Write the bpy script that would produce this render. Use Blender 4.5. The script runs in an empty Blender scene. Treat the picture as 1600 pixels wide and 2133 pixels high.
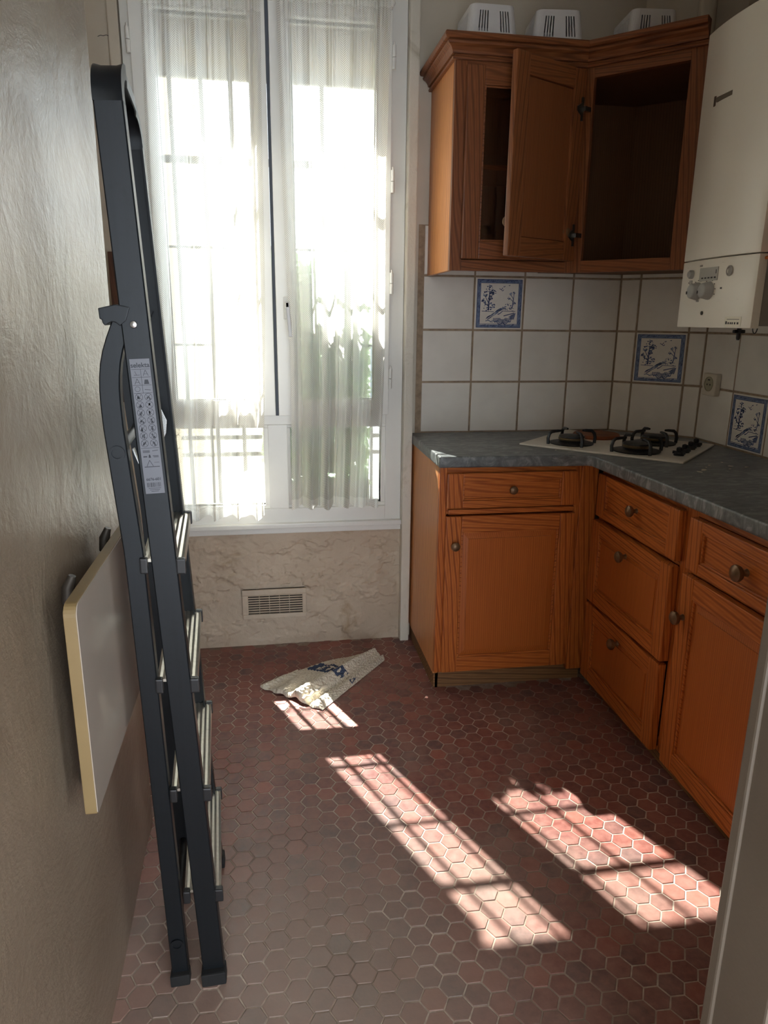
import bpy, bmesh, math, random
from mathutils import Vector, Matrix, Quaternion
random.seed(7)
SC = bpy.context.scene
COL = SC.collection
PI = math.pi

# ------------------------------------------------------------------ camera, world, sun, exposure
def cam_axes(yaw, pitch, roll):
    cy, sy, cp, sp = math.cos(yaw), math.sin(yaw), math.cos(pitch), math.sin(pitch)
    f = Vector((sy*cp, cy*cp, -sp)); r = Vector((cy, -sy, 0)); u = r.cross(f)
    cr, sr = math.cos(roll), math.sin(roll)
    return cr*r + sr*u, -sr*r + cr*u, f
CR, CU, CF = cam_axes(math.radians(9.2657), math.radians(15.0259), math.radians(0.5973))
FPX = 1496.28
CAMPOS = Vector((0, 0, 1.30))
cd = bpy.data.cameras.new('camera'); cam = bpy.data.objects.new('camera', cd); COL.objects.link(cam)
cd.sensor_fit = 'HORIZONTAL'; cd.sensor_width = 36; cd.lens = FPX/1600*36; cd.clip_start = .02
cam.matrix_world = Matrix(((CR.x, CU.x, -CF.x, 0), (CR.y, CU.y, -CF.y, 0), (CR.z, CU.z, -CF.z, 1.30), (0, 0, 0, 1)))
SC.camera = cam
def project(p):
    d = Vector(p) - CAMPOS; z = d.dot(CF)
    return (FPX*d.dot(CR)/z + 800, 1066.5 - FPX*d.dot(CU)/z, z)

w = bpy.data.worlds.new('sky'); SC.world = w; w.use_nodes = True
bg = w.node_tree.nodes['Background']; bg.inputs[0].default_value = (0.86, 0.93, 1.0, 1); bg.inputs[1].default_value = 4.8
SUN_DIR = Vector((0.42, -1.0, -1.25)).normalized()
sd = bpy.data.lights.new('sun', 'SUN'); sd.energy = 41; sd.angle = math.radians(0.55); sd.color = (1.0, 0.95, 0.88)
sun = bpy.data.objects.new('sun', sd); COL.objects.link(sun)
sun.rotation_mode = 'QUATERNION'; sun.rotation_quaternion = SUN_DIR.to_track_quat('-Z', 'Y'); sun.location = (-4, 10, 12)
SC.view_settings.view_transform = 'Standard'; SC.view_settings.look = 'None'
SC.view_settings.gamma = 1; SC.view_settings.use_curve_mapping = False
SC.view_settings.exposure = 0.7
SC.cycles.max_bounces = 10; SC.cycles.diffuse_bounces = 5; SC.cycles.transparent_max_bounces = 12; SC.cycles.sample_clamp_indirect = 12

# ------------------------------------------------------------------ material helpers
MATS = {}
def s2l(c): return tuple((x/255/12.92 if x/255 <= .04045 else ((x/255+.055)/1.055)**2.4) for x in c)
class NT:
    def __init__(s, name):
        s.m = bpy.data.materials.new(name); s.m.use_nodes = True; s.t = s.m.node_tree; s.n = s.t.nodes
        s.b = s.n['Principled BSDF']; s.out = s.n['Material Output']
    def new(s, typ, **kw):
        nd = s.n.new(typ)
        for k, v in kw.items(): setattr(nd, k, v)
        return nd
    def link(s, a, b): s.t.links.new(a, b)
    def setp(s, **kw):
        for k, v in kw.items():
            s.b.inputs[k.replace('_', ' ')].default_value = v
    def coord(s, kind='Object', scale=(1, 1, 1), rand=False):
        tc = s.new('ShaderNodeTexCoord'); mp = s.new('ShaderNodeMapping'); mp.inputs['Scale'].default_value = scale
        if rand:
            oi = s.new('ShaderNodeObjectInfo'); mul = s.new('ShaderNodeMath', operation='MULTIPLY'); mul.inputs[1].default_value = 37.0
            s.link(oi.outputs['Random'], mul.inputs[0]); cb = s.new('ShaderNodeCombineXYZ')
            for i in range(3): s.link(mul.outputs[0], cb.inputs[i])
            va = s.new('ShaderNodeVectorMath', operation='ADD'); s.link(tc.outputs[kind], va.inputs[0]); s.link(cb.outputs[0], va.inputs[1])
            s.link(va.outputs[0], mp.inputs['Vector'])
        else: s.link(tc.outputs[kind], mp.inputs['Vector'])
        return mp.outputs[0]
    def noise(s, vec, scale, detail=4, rough=.55, dist=0):
        n = s.new('ShaderNodeTexNoise'); n.inputs['Scale'].default_value = scale; n.inputs['Detail'].default_value = detail
        n.inputs['Roughness'].default_value = rough; n.inputs['Distortion'].default_value = dist
        if vec is not None: s.link(vec, n.inputs['Vector'])
        return n.outputs['Fac']
    def ramp(s, fac, stops):
        r = s.new('ShaderNodeValToRGB'); e = r.color_ramp.elements
        while len(e) < len(stops): e.new(.5)
        for i, (p, c) in enumerate(stops):
            e[i].position = p; e[i].color = (c[0], c[1], c[2], 1) if not isinstance(c, (int, float)) else (c, c, c, 1)
        s.link(fac, r.inputs[0]); return r.outputs[0]
    def mix(s, fac, a, b, mode='MIX'):
        m = s.new('ShaderNodeMix', data_type='RGBA', blend_type=mode)
        for i, x in ((0, fac), (6, a), (7, b)):
            if isinstance(x, (int, float)): m.inputs[i].default_value = x
            elif isinstance(x, tuple): m.inputs[i].default_value = (x[0], x[1], x[2], 1)
            else: s.link(x, m.inputs[i])
        return m.outputs[2]
    def bump(s, h, strength=.3, dist=.01):
        b = s.new('ShaderNodeBump'); b.inputs['Strength'].default_value = strength; b.inputs['Distance'].default_value = dist
        s.link(h, b.inputs['Height']); s.link(b.outputs[0], s.b.inputs['Normal'])
    def base(s, c): s.link(c, s.b.inputs['Base Color'])
def plain(name, rgb, rough=.5, metal=0, spec=.5, var=.06, scale=30, bump=0, bdist=.002):
    if name in MATS: return MATS[name]
    t = NT(name); v = t.coord('Object'); n = t.noise(v, scale)
    c = s2l(rgb); k = 1-var*1.6
    t.base(t.ramp(n, [(.3, tuple(x*k for x in c)), (.7, c)])); t.setp(Roughness=rough, Metallic=metal); t.b.inputs['Specular IOR Level'].default_value = spec
    if bump: t.bump(n, bump, bdist)
    MATS[name] = t.m; return t.m

def wood(name, axis, light, mid, dark, rough=.38, scale=34, dist=11.0, along=.085, strength=1.0):
    key = name + '_' + axis
    if key in MATS: return MATS[key]
    t = NT(key); sc = [1, 1, 1]; sc['XYZ'.index(axis)] = along
    v = t.coord('Object', tuple(sc), rand=True)
    wv = t.new('ShaderNodeTexWave', wave_type='BANDS', bands_direction='DIAGONAL'); t.link(v, wv.inputs['Vector'])
    wv.inputs['Scale'].default_value = scale; wv.inputs['Distortion'].default_value = dist; wv.inputs['Detail'].default_value = 2.5
    wv.inputs['Detail Scale'].default_value = .35; wv.inputs['Detail Roughness'].default_value = .5
    n2 = t.noise(v, 9, 3); n3 = t.noise(v, 220, 2)
    c = t.ramp(wv.outputs['Fac'], [(.0, s2l(dark)), (.22, s2l(mid)), (.6, s2l(light)), (1, s2l(mid))])
    c = t.mix(t.ramp(n2, [(.3, 0.15), (.75, .7)]), c, s2l(mid))
    c = t.mix(t.ramp(n3, [(.35, .3), (.65, .0)]), c, s2l(dark))
    t.base(c); t.setp(Roughness=rough); t.b.inputs['Specular IOR Level'].default_value = .35
    t.bump(wv.outputs['Fac'], .06, .001)
    MATS[key] = t.m; return t.m
PINE = dict(light=(208, 128, 64), mid=(182, 99, 43), dark=(122, 58, 25))
OLD = dict(light=(154, 98, 60), mid=(132, 78, 46), dark=(88, 50, 30))
def pine(ax): return wood('pine', ax, **PINE)
def pinepanel(ax): return wood('pine_panel', ax, (194, 113, 52), (180, 98, 43), (140, 70, 30), scale=85, dist=3.0, along=.02)
def oldpanel(ax): return wood('old_pine_panel', ax, (146, 90, 54), (132, 78, 46), (104, 60, 36), scale=85, dist=3.0, along=.02)
def veneer(ax): return wood('pine_veneer', ax, (228, 166, 108), (212, 144, 88), (164, 98, 56), scale=30, dist=9, along=.05)  # pale side-panel veneer, lightened further to carry window light in its colour
def oldpine(ax): return wood('old_pine', ax, **OLD)

def enamel(name, a, b, rough=.3, stain=None, bstr=.35):
    t = NT(name); v = t.coord('Object'); n = t.noise(v, 2.2, 6, .6); n2 = t.noise(v, 45, 5, .7); n3 = t.noise(v, 5, 8, .65, 1.2)
    c = t.mix(t.ramp(n, [(.35, 0), (.68, 1)]), s2l(a), s2l(b))
    if stain: c = t.mix(t.ramp(n3, [(.56, 0), (.72, .75)]), c, s2l(stain))
    t.base(c); t.setp(Roughness=rough)
    add = t.new('ShaderNodeMath', operation='ADD'); t.link(n3, add.inputs[0])
    ml = t.new('ShaderNodeMath', operation='MULTIPLY'); ml.inputs[1].default_value = .35; t.link(n2, ml.inputs[0]); t.link(ml.outputs[0], add.inputs[1])
    t.bump(add.outputs[0], bstr, .006); return t.m
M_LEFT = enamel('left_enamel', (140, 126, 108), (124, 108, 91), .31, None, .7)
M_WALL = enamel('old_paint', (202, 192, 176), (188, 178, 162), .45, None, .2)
M_PEEL = enamel('peeling_plaster', (194, 178, 158), (176, 158, 138), .6, (152, 126, 92), 1.0)
M_WHITE = plain('white_gloss', (222, 221, 216), .32, var=.03, scale=8)
M_CEIL = plain('ceiling_white', (232, 228, 220), .8, var=.04, scale=3)
M_GROUT = plain('tile_grout', (170, 148, 124), .85, var=.25, scale=40)
M_STONE = plain('balcony_stone', (190, 184, 172), .9, var=.1)

def tomette(name, island):
    t = NT(name); v = t.coord('Object')
    if island:
        g = t.new('ShaderNodeNewGeometry'); rnd = g.outputs['Random Per Island']
    else:
        oi = t.new('ShaderNodeObjectInfo'); rnd = oi.outputs['Random']
    c = t.ramp(rnd, [(0, s2l((96, 66, 63))), (.25, s2l((124, 70, 62))), (.45, s2l((110, 68, 64))), (.62, s2l((140, 80, 68))), (.8, s2l((90, 66, 66))), (1, s2l((130, 74, 64)))])
    gc = t.new('ShaderNodeNewGeometry')
    n = t.noise(gc.outputs['Position'], 38, 6, .65); n2 = t.noise(gc.outputs['Position'], 130, 4); n3 = t.noise(gc.outputs['Position'], 2.3, 5, .6, .8)
    c = t.mix(t.ramp(n, [(.35, 0), (.75, .42)]), c, s2l((178, 126, 112)))
    c = t.mix(t.ramp(n3, [(.48, 0), (.72, .38)]), c, s2l((160, 144, 130)))
    sx = t.new('ShaderNodeVectorMath', operation='DISTANCE'); t.link(gc.outputs['Position'], sx.inputs[0]); sx.inputs[1].default_value = (.02, 1.12, 0)
    ds = t.new('ShaderNodeMath', operation='MULTIPLY_ADD'); t.link(n3, ds.inputs[0]); ds.inputs[1].default_value = .5; t.link(sx.outputs['Value'], ds.inputs[2])
    c = t.mix(t.ramp(ds.outputs[0], [(.45, .62), (.95, 0)]), c, s2l((146, 134, 122)))
    t.base(c); t.link(t.ramp(n, [(.3, .36), (.7, .56)]), t.b.inputs['Roughness']); t.b.inputs['Specular IOR Level'].default_value = .45
    t.bump(n2, .22, .0015); return t.m
M_TOM = tomette('hexagonal_terracotta', False); M_TOMI = tomette('hexagonal_terracotta_field', True)
def floor_grout():
    t = NT('floor_grout'); g = t.new('ShaderNodeNewGeometry'); n = t.noise(g.outputs['Position'], 2.4, 5); n2 = t.noise(g.outputs['Position'], 60, 3)
    c = t.mix(t.ramp(n, [(.4, 0), (.62, 1)]), s2l((198, 182, 166)), s2l((132, 116, 102)))
    t.base(t.mix(t.ramp(n2, [(.4, .35), (.6, 0)]), c, s2l((110, 92, 80)))); t.setp(Roughness=.85); return t.m
M_FGROUT = floor_grout()
def glaze(name, a, b):
    t = NT(name); v = t.coord('Object', rand=True); n = t.noise(v, 7, 3); n2 = t.noise(v, 14, 2)
    t.base(t.mix(t.ramp(n, [(.35, 0), (.7, 1)]), s2l(a), s2l(b))); t.setp(Roughness=.22); t.bump(n2, .12, .004); return t.m
M_TILE = glaze('white_glazed_tile', (236, 231, 222), (226, 220, 211))
M_BLUE = plain('cobalt_print', (132, 150, 186), .3, var=.35, scale=90)
M_BLUED = plain('dark_cobalt_print', (74, 90, 136), .3, var=.25, scale=120)
def slate():
    t = NT('slate_laminate'); v = t.coord('Object', (1, 2.2, 1)); n = t.noise(v, 16, 9, .7, 1.2); n2 = t.noise(v, 120, 5, .6); n3 = t.noise(v, 3, 3)
    c = t.ramp(n, [(.28, s2l((62, 66, 68))), (.5, s2l((100, 104, 105))), (.66, s2l((146, 149, 148))), (.8, s2l((92, 95, 96)))])
    c = t.mix(t.ramp(n3, [(.5, 0), (.8, .3)]), c, s2l((128, 126, 120)))
    t.base(c); t.setp(Roughness=.36); t.bump(n2, .25, .001); return t.m
M_SLATE = slate()
def alu(name, rgb, rough, metal=.75):
    t = NT(name); v = t.coord('Object', (1, 1, .04)); n = t.noise(v, 160, 4); n2 = t.noise(t.coord('Object'), 60, 6, .7)
    c = s2l(rgb); t.base(t.mix(t.ramp(n2, [(.55, 0), (.75, .6)]), t.ramp(n, [(.3, tuple(x*.85 for x in c)), (.7, c)]), tuple(x*.55 for x in c)))
    t.setp(Roughness=rough, Metallic=metal); return t.m
M_ALU = alu('ladder_aluminium', (26, 30, 34), .42, .45); M_STEP = alu('worn_step_aluminium', (205, 200, 188), .33, .8)
M_BLACK = plain('black_plastic', (26, 26, 28), .45); M_RUBBER = plain('black_rubber', (18, 18, 19), .8)
M_IRON = plain('black_enamelled_iron', (34, 35, 36), .4, .3); M_STEEL = plain('bright_steel', (190, 190, 188), .25, .95)
M_BRASS = plain('aged_brass', (128, 100, 74), .38, .55, var=.2); M_RUST = plain('rusty_hotplate', (150, 82, 44), .6, .2, var=.35, scale=22)
M_BURN = plain('worn_burner_rim', (150, 128, 98), .4, .7, var=.4); M_HOB = plain('beige_hob_enamel', (226, 218, 204), .3, var=.08, scale=14)
M_BOIL = plain('boiler_white', (240, 236, 224), .35, var=.02, scale=6); M_BOILD = plain('boiler_grey', (150, 146, 138), .5, var=.05)
M_KNOBG = plain('grey_dial', (172, 174, 172), .4); M_LCD = plain('grey_display', (186, 186, 180), .25); M_INK = plain('black_ink', (40, 38, 38), .6)
M_LABELW = plain('label_paper', (236, 232, 214), .5, var=.02); M_STICK = plain('silver_sticker', (104, 106, 114), .45, var=.04)
M_STINK = plain('sticker_ink', (30, 34, 44), .5)
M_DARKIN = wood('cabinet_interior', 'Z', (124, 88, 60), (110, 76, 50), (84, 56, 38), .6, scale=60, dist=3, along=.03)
M_CABSTEEL = plain('dark_hinge_metal', (70, 66, 60), .4, .7)
M_LAM = plain('white_laminate', (176, 164, 152), .16, var=.03, scale=5); M_EDGE = plain('beige_edge_band', (140, 118, 80), .5, var=.08, scale=12)
M_CHASE = plain('copper_brown_hose', (112, 84, 46), .5, .1, var=.2)
M_PLAST = plain('white_plastic', (214, 212, 212), .45, var=.02); M_SOCK = plain('cream_socket', (214, 205, 188), .4, var=.02)
M_VENTBACK = plain('vent_dark', (34, 29, 25), .9); M_VENT = plain('vent_beige', (196, 180, 160), .5, var=.1)
M_JAMB = enamel('grey_door_paint', (118, 108, 96), (106, 96, 84), .42, None, .18)
M_BLIND = plain('beige_blind', (196, 170, 132), .8, var=.2, scale=9)
M_NEIGH = plain('beige_render', (200, 186, 158), .9, var=.1, scale=6); M_GRILLE = plain('grey_painted_iron', (96, 100, 104), .6)
M_FACADE = plain('pale_facade', (226, 222, 212), .9, var=.06, scale=2); M_LEAF = plain('hedge_green', (140, 160, 138), .8, var=.3, scale=14)
def leafy():
    t = NT('pale_green_leaf'); n = t.noise(t.coord('Object'), 14); c = t.ramp(n, [(.3, s2l((150, 176, 146))), (.7, s2l((190, 208, 182)))]); t.n.remove(t.b)
    df = t.new('ShaderNodeBsdfDiffuse'); tl = t.new('ShaderNodeBsdfTranslucent'); m = t.new('ShaderNodeMixShader'); m.inputs[0].default_value = .55
    t.link(c, df.inputs[0]); t.link(c, tl.inputs[0]); t.link(df.outputs[0], m.inputs[1]); t.link(tl.outputs[0], m.inputs[2]); t.link(m.outputs[0], t.out.inputs[0]); return t.m
M_LEAF = leafy()
M_BATTEN = wood('dark_batten', 'Z', (112, 76, 58), (92, 60, 46), (60, 38, 30), .5)
M_CHIP = plain('paint_chip', (222, 214, 196), .7)

def glass_mat():
    t = NT('window_glass'); t.n.remove(t.b)
    tr = t.new('ShaderNodeBsdfTransparent'); tr.inputs[0].default_value = (.95, .97, .96, 1); gl = t.new('ShaderNodeBsdfGlossy'); gl.inputs['Roughness'].default_value = .02
    fr = t.new('ShaderNodeLayerWeight'); fr.inputs[0].default_value = .5; pw = t.new('ShaderNodeMath', operation='POWER'); pw.inputs[1].default_value = 4; t.link(fr.outputs['Facing'], pw.inputs[0])
    ad = t.new('ShaderNodeMath', operation='MULTIPLY_ADD'); ad.inputs[1].default_value = .5; ad.inputs[2].default_value = .03; t.link(pw.outputs[0], ad.inputs[0])
    mx = t.new('ShaderNodeMixShader'); t.link(ad.outputs[0], mx.inputs[0]); t.link(tr.outputs[0], mx.inputs[1]); t.link(gl.outputs[0], mx.inputs[2])
    t.link(mx.outputs[0], t.out.inputs[0]); return t.m
M_GLASS = glass_mat()
def smoked():
    t = NT('smoked_cabinet_glass'); t.n.remove(t.b)
    tr = t.new('ShaderNodeBsdfTransparent'); tr.inputs[0].default_value = (.62, .6, .56, 1); gl = t.new('ShaderNodeBsdfGlossy'); gl.inputs['Roughness'].default_value = .12
    mx = t.new('ShaderNodeMixShader'); mx.inputs[0].default_value = .15; t.link(tr.outputs[0], mx.inputs[1]); t.link(gl.outputs[0], mx.inputs[2]); t.link(mx.outputs[0], t.out.inputs[0]); return t.m
M_SMOKE = smoked()
def lace():
    t = NT('lace_net'); t.n.remove(t.b)
    tc = t.new('ShaderNodeTexCoord'); mp = t.new('ShaderNodeMapping'); t.link(tc.outputs['UV'], mp.inputs[0]); mp.inputs['Scale'].default_value = (150, 150, 1)
    sx = t.new('ShaderNodeSeparateXYZ'); t.link(mp.outputs[0], sx.inputs[0])
    def mth(op, a, b=None):
        m = t.new('ShaderNodeMath', operation=op)
        for i, x in enumerate((a, b)):
            if x is None: continue
            if isinstance(x, (int, float)): m.inputs[i].default_value = x
            else: t.link(x, m.inputs[i])
        return m.outputs[0]
    a = mth('SINE', mth('MULTIPLY', mth('ADD', sx.outputs[0], sx.outputs[1]), PI)); b = mth('SINE', mth('MULTIPLY', mth('SUBTRACT', sx.outputs[0], sx.outputs[1]), PI))
    hole = mth('ABSOLUTE', mth('MULTIPLY', a, b))
    fac = t.new('ShaderNodeMapRange'); t.link(hole, fac.inputs[0]); fac.inputs[1].default_value = .15; fac.inputs[2].default_value = .6; fac.inputs[3].default_value = .90; fac.inputs[4].default_value = .50
    n = t.noise(tc.outputs['UV'], 6, 2)
    # hem: denser near the bottom edge (uv.y < .035)
    sy = t.new('ShaderNodeSeparateXYZ'); t.link(tc.outputs['UV'], sy.inputs[0])
    hem = mth('LESS_THAN', sy.outputs[1], .035); top = mth('GREATER_THAN', sy.outputs[1], 1.69)
    dens = mth('MINIMUM', mth('ADD', fac.outputs[0], mth('MULTIPLY', mth('MAXIMUM', hem, top), .22)), .95)
    tr = t.new('ShaderNodeBsdfTransparent'); df = t.new('ShaderNodeBsdfDiffuse'); tl = t.new('ShaderNodeBsdfTranslucent')
    df.inputs[0].default_value = (.78, .77, .745, 1); tl.inputs[0].default_value = (.80, .79, .765, 1)
    m1 = t.new('ShaderNodeMixShader'); m1.inputs[0].default_value = .58; t.link(df.outputs[0], m1.inputs[1]); t.link(tl.outputs[0], m1.inputs[2])
    m2 = t.new('ShaderNodeMixShader'); t.link(dens, m2.inputs[0]); t.link(tr.outputs[0], m2.inputs[1]); t.link(m1.outputs[0], m2.inputs[2]); t.link(m2.outputs[0], t.out.inputs[0]); return t.m
M_LACE = lace()
def waffle(name, rgb):
    t = NT(name); tc = t.new('ShaderNodeTexCoord'); ck = t.new('ShaderNodeTexVoronoi'); ck.inputs['Scale'].default_value = 95; t.link(tc.outputs['UV'], ck.inputs['Vector'])
    n = t.noise(tc.outputs['UV'], 12, 4); c = s2l(rgb)
    t.base(t.mix(t.ramp(n, [(.35, 0), (.7, .5)]), c, tuple(x*.7 for x in c))); t.setp(Roughness=.95); t.b.inputs['Specular IOR Level'].default_value = .1
    t.bump(ck.outputs['Distance'], .8, .006); return t.m
M_CLOTH = waffle('waffle_cotton', (212, 203, 186)); M_CLOTHB = waffle('waffle_cotton_blue_print', (70, 80, 104))

# ------------------------------------------------------------------ mesh helpers
class G:
    def __init__(s): s.v = []; s.f = []; s.mi = []
    def add(s, vs, fs, mi=0):
        o = len(s.v); s.v += [tuple(p) for p in vs]; s.f += [tuple(i+o for i in f) for f in fs]; s.mi += [mi]*len(fs); return s
    def box(s, x0, x1, y0, y1, z0, z1, mi=0):
        return s.add([(x0,y0,z0),(x1,y0,z0),(x1,y1,z0),(x0,y1,z0),(x0,y0,z1),(x1,y0,z1),(x1,y1,z1),(x0,y1,z1)],
                     [(0,3,2,1),(4,5,6,7),(0,1,5,4),(1,2,6,5),(2,3,7,6),(3,0,4,7)], mi)
    def prism(s, poly, z0, z1, axis='z', mi=0):
        n = len(poly)
        def P(a, b, h): return (a, b, h) if axis == 'z' else ((a, h, b) if axis == 'y' else (h, a, b))
        vs = [P(a, b, z0) for a, b in poly] + [P(a, b, z1) for a, b in poly]
        return s.add(vs, [tuple(range(n))[::-1], tuple(range(n, 2*n))] + [(i, (i+1) % n, (i+1) % n+n, i+n) for i in range(n)], mi)
    def lathe(s, prof, c=(0,0,0), axis='z', n=20, mi=0):
        # prof: (radius, height) along axis
        vs = []
        for r, h in prof:
            for k in range(n):
                a = 2*PI*k/n; p, q = r*math.cos(a), r*math.sin(a)
                d = {'z': (p, q, h), '-y': (p, -h, q), 'x': (h, p, q), '-x': (-h, p, q), 'y': (p, h, q), '-z': (p, q, -h)}[axis]
                vs.append((c[0]+d[0], c[1]+d[1], c[2]+d[2]))
        fs = []
        for i in range(len(prof)-1):
            for k in range(n): fs.append((i*n+k, i*n+(k+1) % n, (i+1)*n+(k+1) % n, (i+1)*n+k))
        fs.append(tuple(range(n))[::-1]); fs.append(tuple(range((len(prof)-1)*n, len(prof)*n)))
        return s.add(vs, fs, mi)
    def tube(s, path, r, n=10, mi=0, rr=None):
        path = [Vector(p) for p in path]; vs = []; up = None
        for i, p in enumerate(path):
            d = (path[min(i+1, len(path)-1)] - path[max(i-1, 0)]).normalized()
            if up is None: up = d.orthogonal().normalized()
            up = (up - d*up.dot(d)).normalized(); b = d.cross(up); ri = rr[i] if rr else r
            for k in range(n):
                a = 2*PI*k/n; vs.append(p + (up*math.cos(a) + b*math.sin(a))*ri)
        fs = [(i*n+k, i*n+(k+1) % n, (i+1)*n+(k+1) % n, (i+1)*n+k) for i in range(len(path)-1) for k in range(n)]
        fs += [tuple(range(n))[::-1], tuple(range((len(path)-1)*n, len(path)*n))]
        return s.add(vs, fs, mi)
    def strip(s, path, prof, wdir, closed=True, mi=0):
        # sweep a closed profile [(across, outward)] along a 3-D path; wdir = constant across direction
        path = [Vector(p) for p in path]; a = Vector(wdir).normalized(); n = len(prof); vs = []
        for i, p in enumerate(path):
            d = (path[min(i+1, len(path)-1)] - path[max(i-1, 0)]).normalized(); o = d.cross(a).normalized()
            for x, y in prof: vs.append(p + a*x + o*y)
        fs = [(i*n+k, i*n+(k+1) % n, (i+1)*n+(k+1) % n, (i+1)*n+k) for i in range(len(path)-1) for k in range(n)]
        fs += [tuple(range(n))[::-1], tuple(range((len(path)-1)*n, len(path)*n))]
        return s.add(vs, fs, mi)
def mesh_of(name, g, mats, bevel=0, seg=2, smooth=False, uv=None):
    me = bpy.data.meshes.new(name); me.from_pydata(g.v, [], g.f); me.update()
    if not isinstance(mats, (list, tuple)): mats = [mats]
    for m in mats: me.materials.append(m)
    if len(mats) > 1:
        for p, i in zip(me.polygons, g.mi): p.material_index = i
    bm = bmesh.new(); bm.from_mesh(me)
    bmesh.ops.recalc_face_normals(bm, faces=bm.faces)
    if bevel:
        ed = [e for e in bm.edges if len(e.link_faces) == 2 and e.calc_face_angle(0) > .5]
        bmesh.ops.bevel(bm, geom=ed, offset=bevel, segments=seg, affect='EDGES', profile=.6, clamp_overlap=True)
    bm.to_mesh(me); bm.free()
    if smooth:
        for p in me.polygons: p.use_smooth = True
        try: me.set_sharp_from_angle(angle=math.radians(40))
        except Exception: pass
    return me
def link(o, parent=None, label=None, cat=None, group=None, kind=None):
    COL.objects.link(o)
    if parent is not None: o.parent = parent
    return tag(o, label, cat, group, kind)
def tag(o, label=None, cat=None, group=None, kind=None):
    if label: o['label'] = label
    if cat: o['category'] = cat
    if group: o['group'] = group
    if kind: o['kind'] = kind
    return o
def obj(name, g, mat, parent=None, bevel=0, seg=2, smooth=False, loc=None, rz=0, label=None, cat=None, group=None, kind=None, world=False):
    """world=True: the verts are in world space and loc is the origin to subtract"""
    if world and loc is not None:
        L = Vector(loc); g.v = [tuple(Vector(p)-L) for p in g.v]
    o = bpy.data.objects.new(name, mesh_of(name, g, mat, bevel, seg, smooth))
    if loc is not None: o.location = loc
    o.rotation_euler[2] = rz
    return link(o, parent, label, cat, group, kind)
def thing(name, loc, rz, label, cat, group=None, kind=None):
    o = bpy.data.objects.new(name, None); o.location = loc; o.rotation_euler[2] = rz; o.empty_display_size = .05
    return link(o, None, label, cat, group, kind)
def share(name, me, parent, loc=(0,0,0), rot=(0,0,0), label=None):
    o = bpy.data.objects.new(name, me); o.location = loc; o.rotation_euler = rot
    return link(o, parent, label)
def text(name, body, size, mat, parent, matrix, depth=0.0002):
    cu = bpy.data.curves.new(name, 'FONT'); cu.body = body; cu.size = size; cu.extrude = depth; cu.offset = size*.018; cu.align_x = 'CENTER'; cu.align_y = 'CENTER'
    tmp = bpy.data.objects.new('tmp_text', cu); COL.objects.link(tmp); bpy.context.view_layer.update()
    me = bpy.data.meshes.new_from_object(tmp.evaluated_get(bpy.context.evaluated_depsgraph_get())); bpy.data.objects.remove(tmp); me.materials.clear(); me.materials.append(mat)
    o = bpy.data.objects.new(name, me); link(o, parent); o.matrix_local = matrix; return o
def boxes(name, lst, mat, parent, bevel=0):
    for b in lst: obj(name, G().box(*b), mat, parent, bevel=bevel)

# ------------------------------------------------------------------ room shell
XL, XR, YB = -0.335, 1.632, 2.775
ZC = 2.62
# floor
o = obj('floor', G().box(-.9, 1.66, -1.8, 3.02, -.12, -.0014), M_FGROUT, loc=(.4, 1.4, 0), world=True, label='red brown hexagonal terracotta tile floor with pale grout', cat='floor', kind='structure')
FLOOR = o
PITCH = .0510; RH = (PITCH-.0030)/2; ANG = math.radians(-1.6)
def hexverts(r_in, z, j=0):
    R = r_in/math.cos(PI/6); return [(R*math.cos(k*PI/3), R*math.sin(k*PI/3), z) for k in range(6)]
def hexmesh(seed):
    rnd = random.Random(seed); g = G(); a = hexverts(RH, -.006); b = hexverts(RH, -.0012); c = hexverts(RH-.0011, 0)
    b = [(x+rnd.uniform(-.0004, .0004), y+rnd.uniform(-.0004, .0004), z) for x, y, z in b]
    c = [(x+rnd.uniform(-.0005, .0005), y+rnd.uniform(-.0005, .0005), z) for x, y, z in c]
    g.add(a+b+c, [(i, (i+1) % 6, (i+1) % 6+6, i+6) for i in range(6)] + [(i+6, (i+1) % 6+6, (i+1) % 6+12, i+12) for i in range(6)] + [tuple(range(12, 18))])
    return g
HEX = [hexmesh(i) for i in range(6)]
HEXME = [mesh_of('floor_tile', g, M_TOM) for g in HEX]
cells = []
for i in range(-40, 60):
    for j in range(-60, 60):
        x = i*PITCH*math.sqrt(3)/2; y = j*PITCH + (PITCH/2 if i % 2 else 0)
        X = .30 + x*math.cos(ANG) - y*math.sin(ANG); Y = 1.50 + x*math.sin(ANG) + y*math.cos(ANG)
        if Y < -1.5 or Y > 2.755 or X > 1.60: continue
        if X < XL-.03 and Y < 1.72: continue
        if X < -.60: continue
        if X > 1.16 and Y > .75: continue
        if X > .60 and Y > 2.30: continue
        cells.append((X, Y))
def seen(c):
    px, py, z = project((c[0], c[1], 0)); return z > .2 and -30 < px < 1630 and -40 < py < 2175 and not (py > 1290 and px > 1620-(py-1290)*.16)
vis = sorted([c for c in cells if seen(c)], key=lambda c: (Vector((c[0], c[1], 0))-CAMPOS).length)
near = vis[:300]; nset = set(near); rest = [c for c in cells if c not in nset]
rt = random.Random(3)
for k, (X, Y) in enumerate(near):
    t = share('floor_tile', HEXME[k % 6], FLOOR, (X-.4, Y-1.4, rt.uniform(-.0006, .0005)), (rt.uniform(-.012, .012), rt.uniform(-.012, .012), ANG + (k*7 % 6)*PI/3))
g = G()
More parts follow.
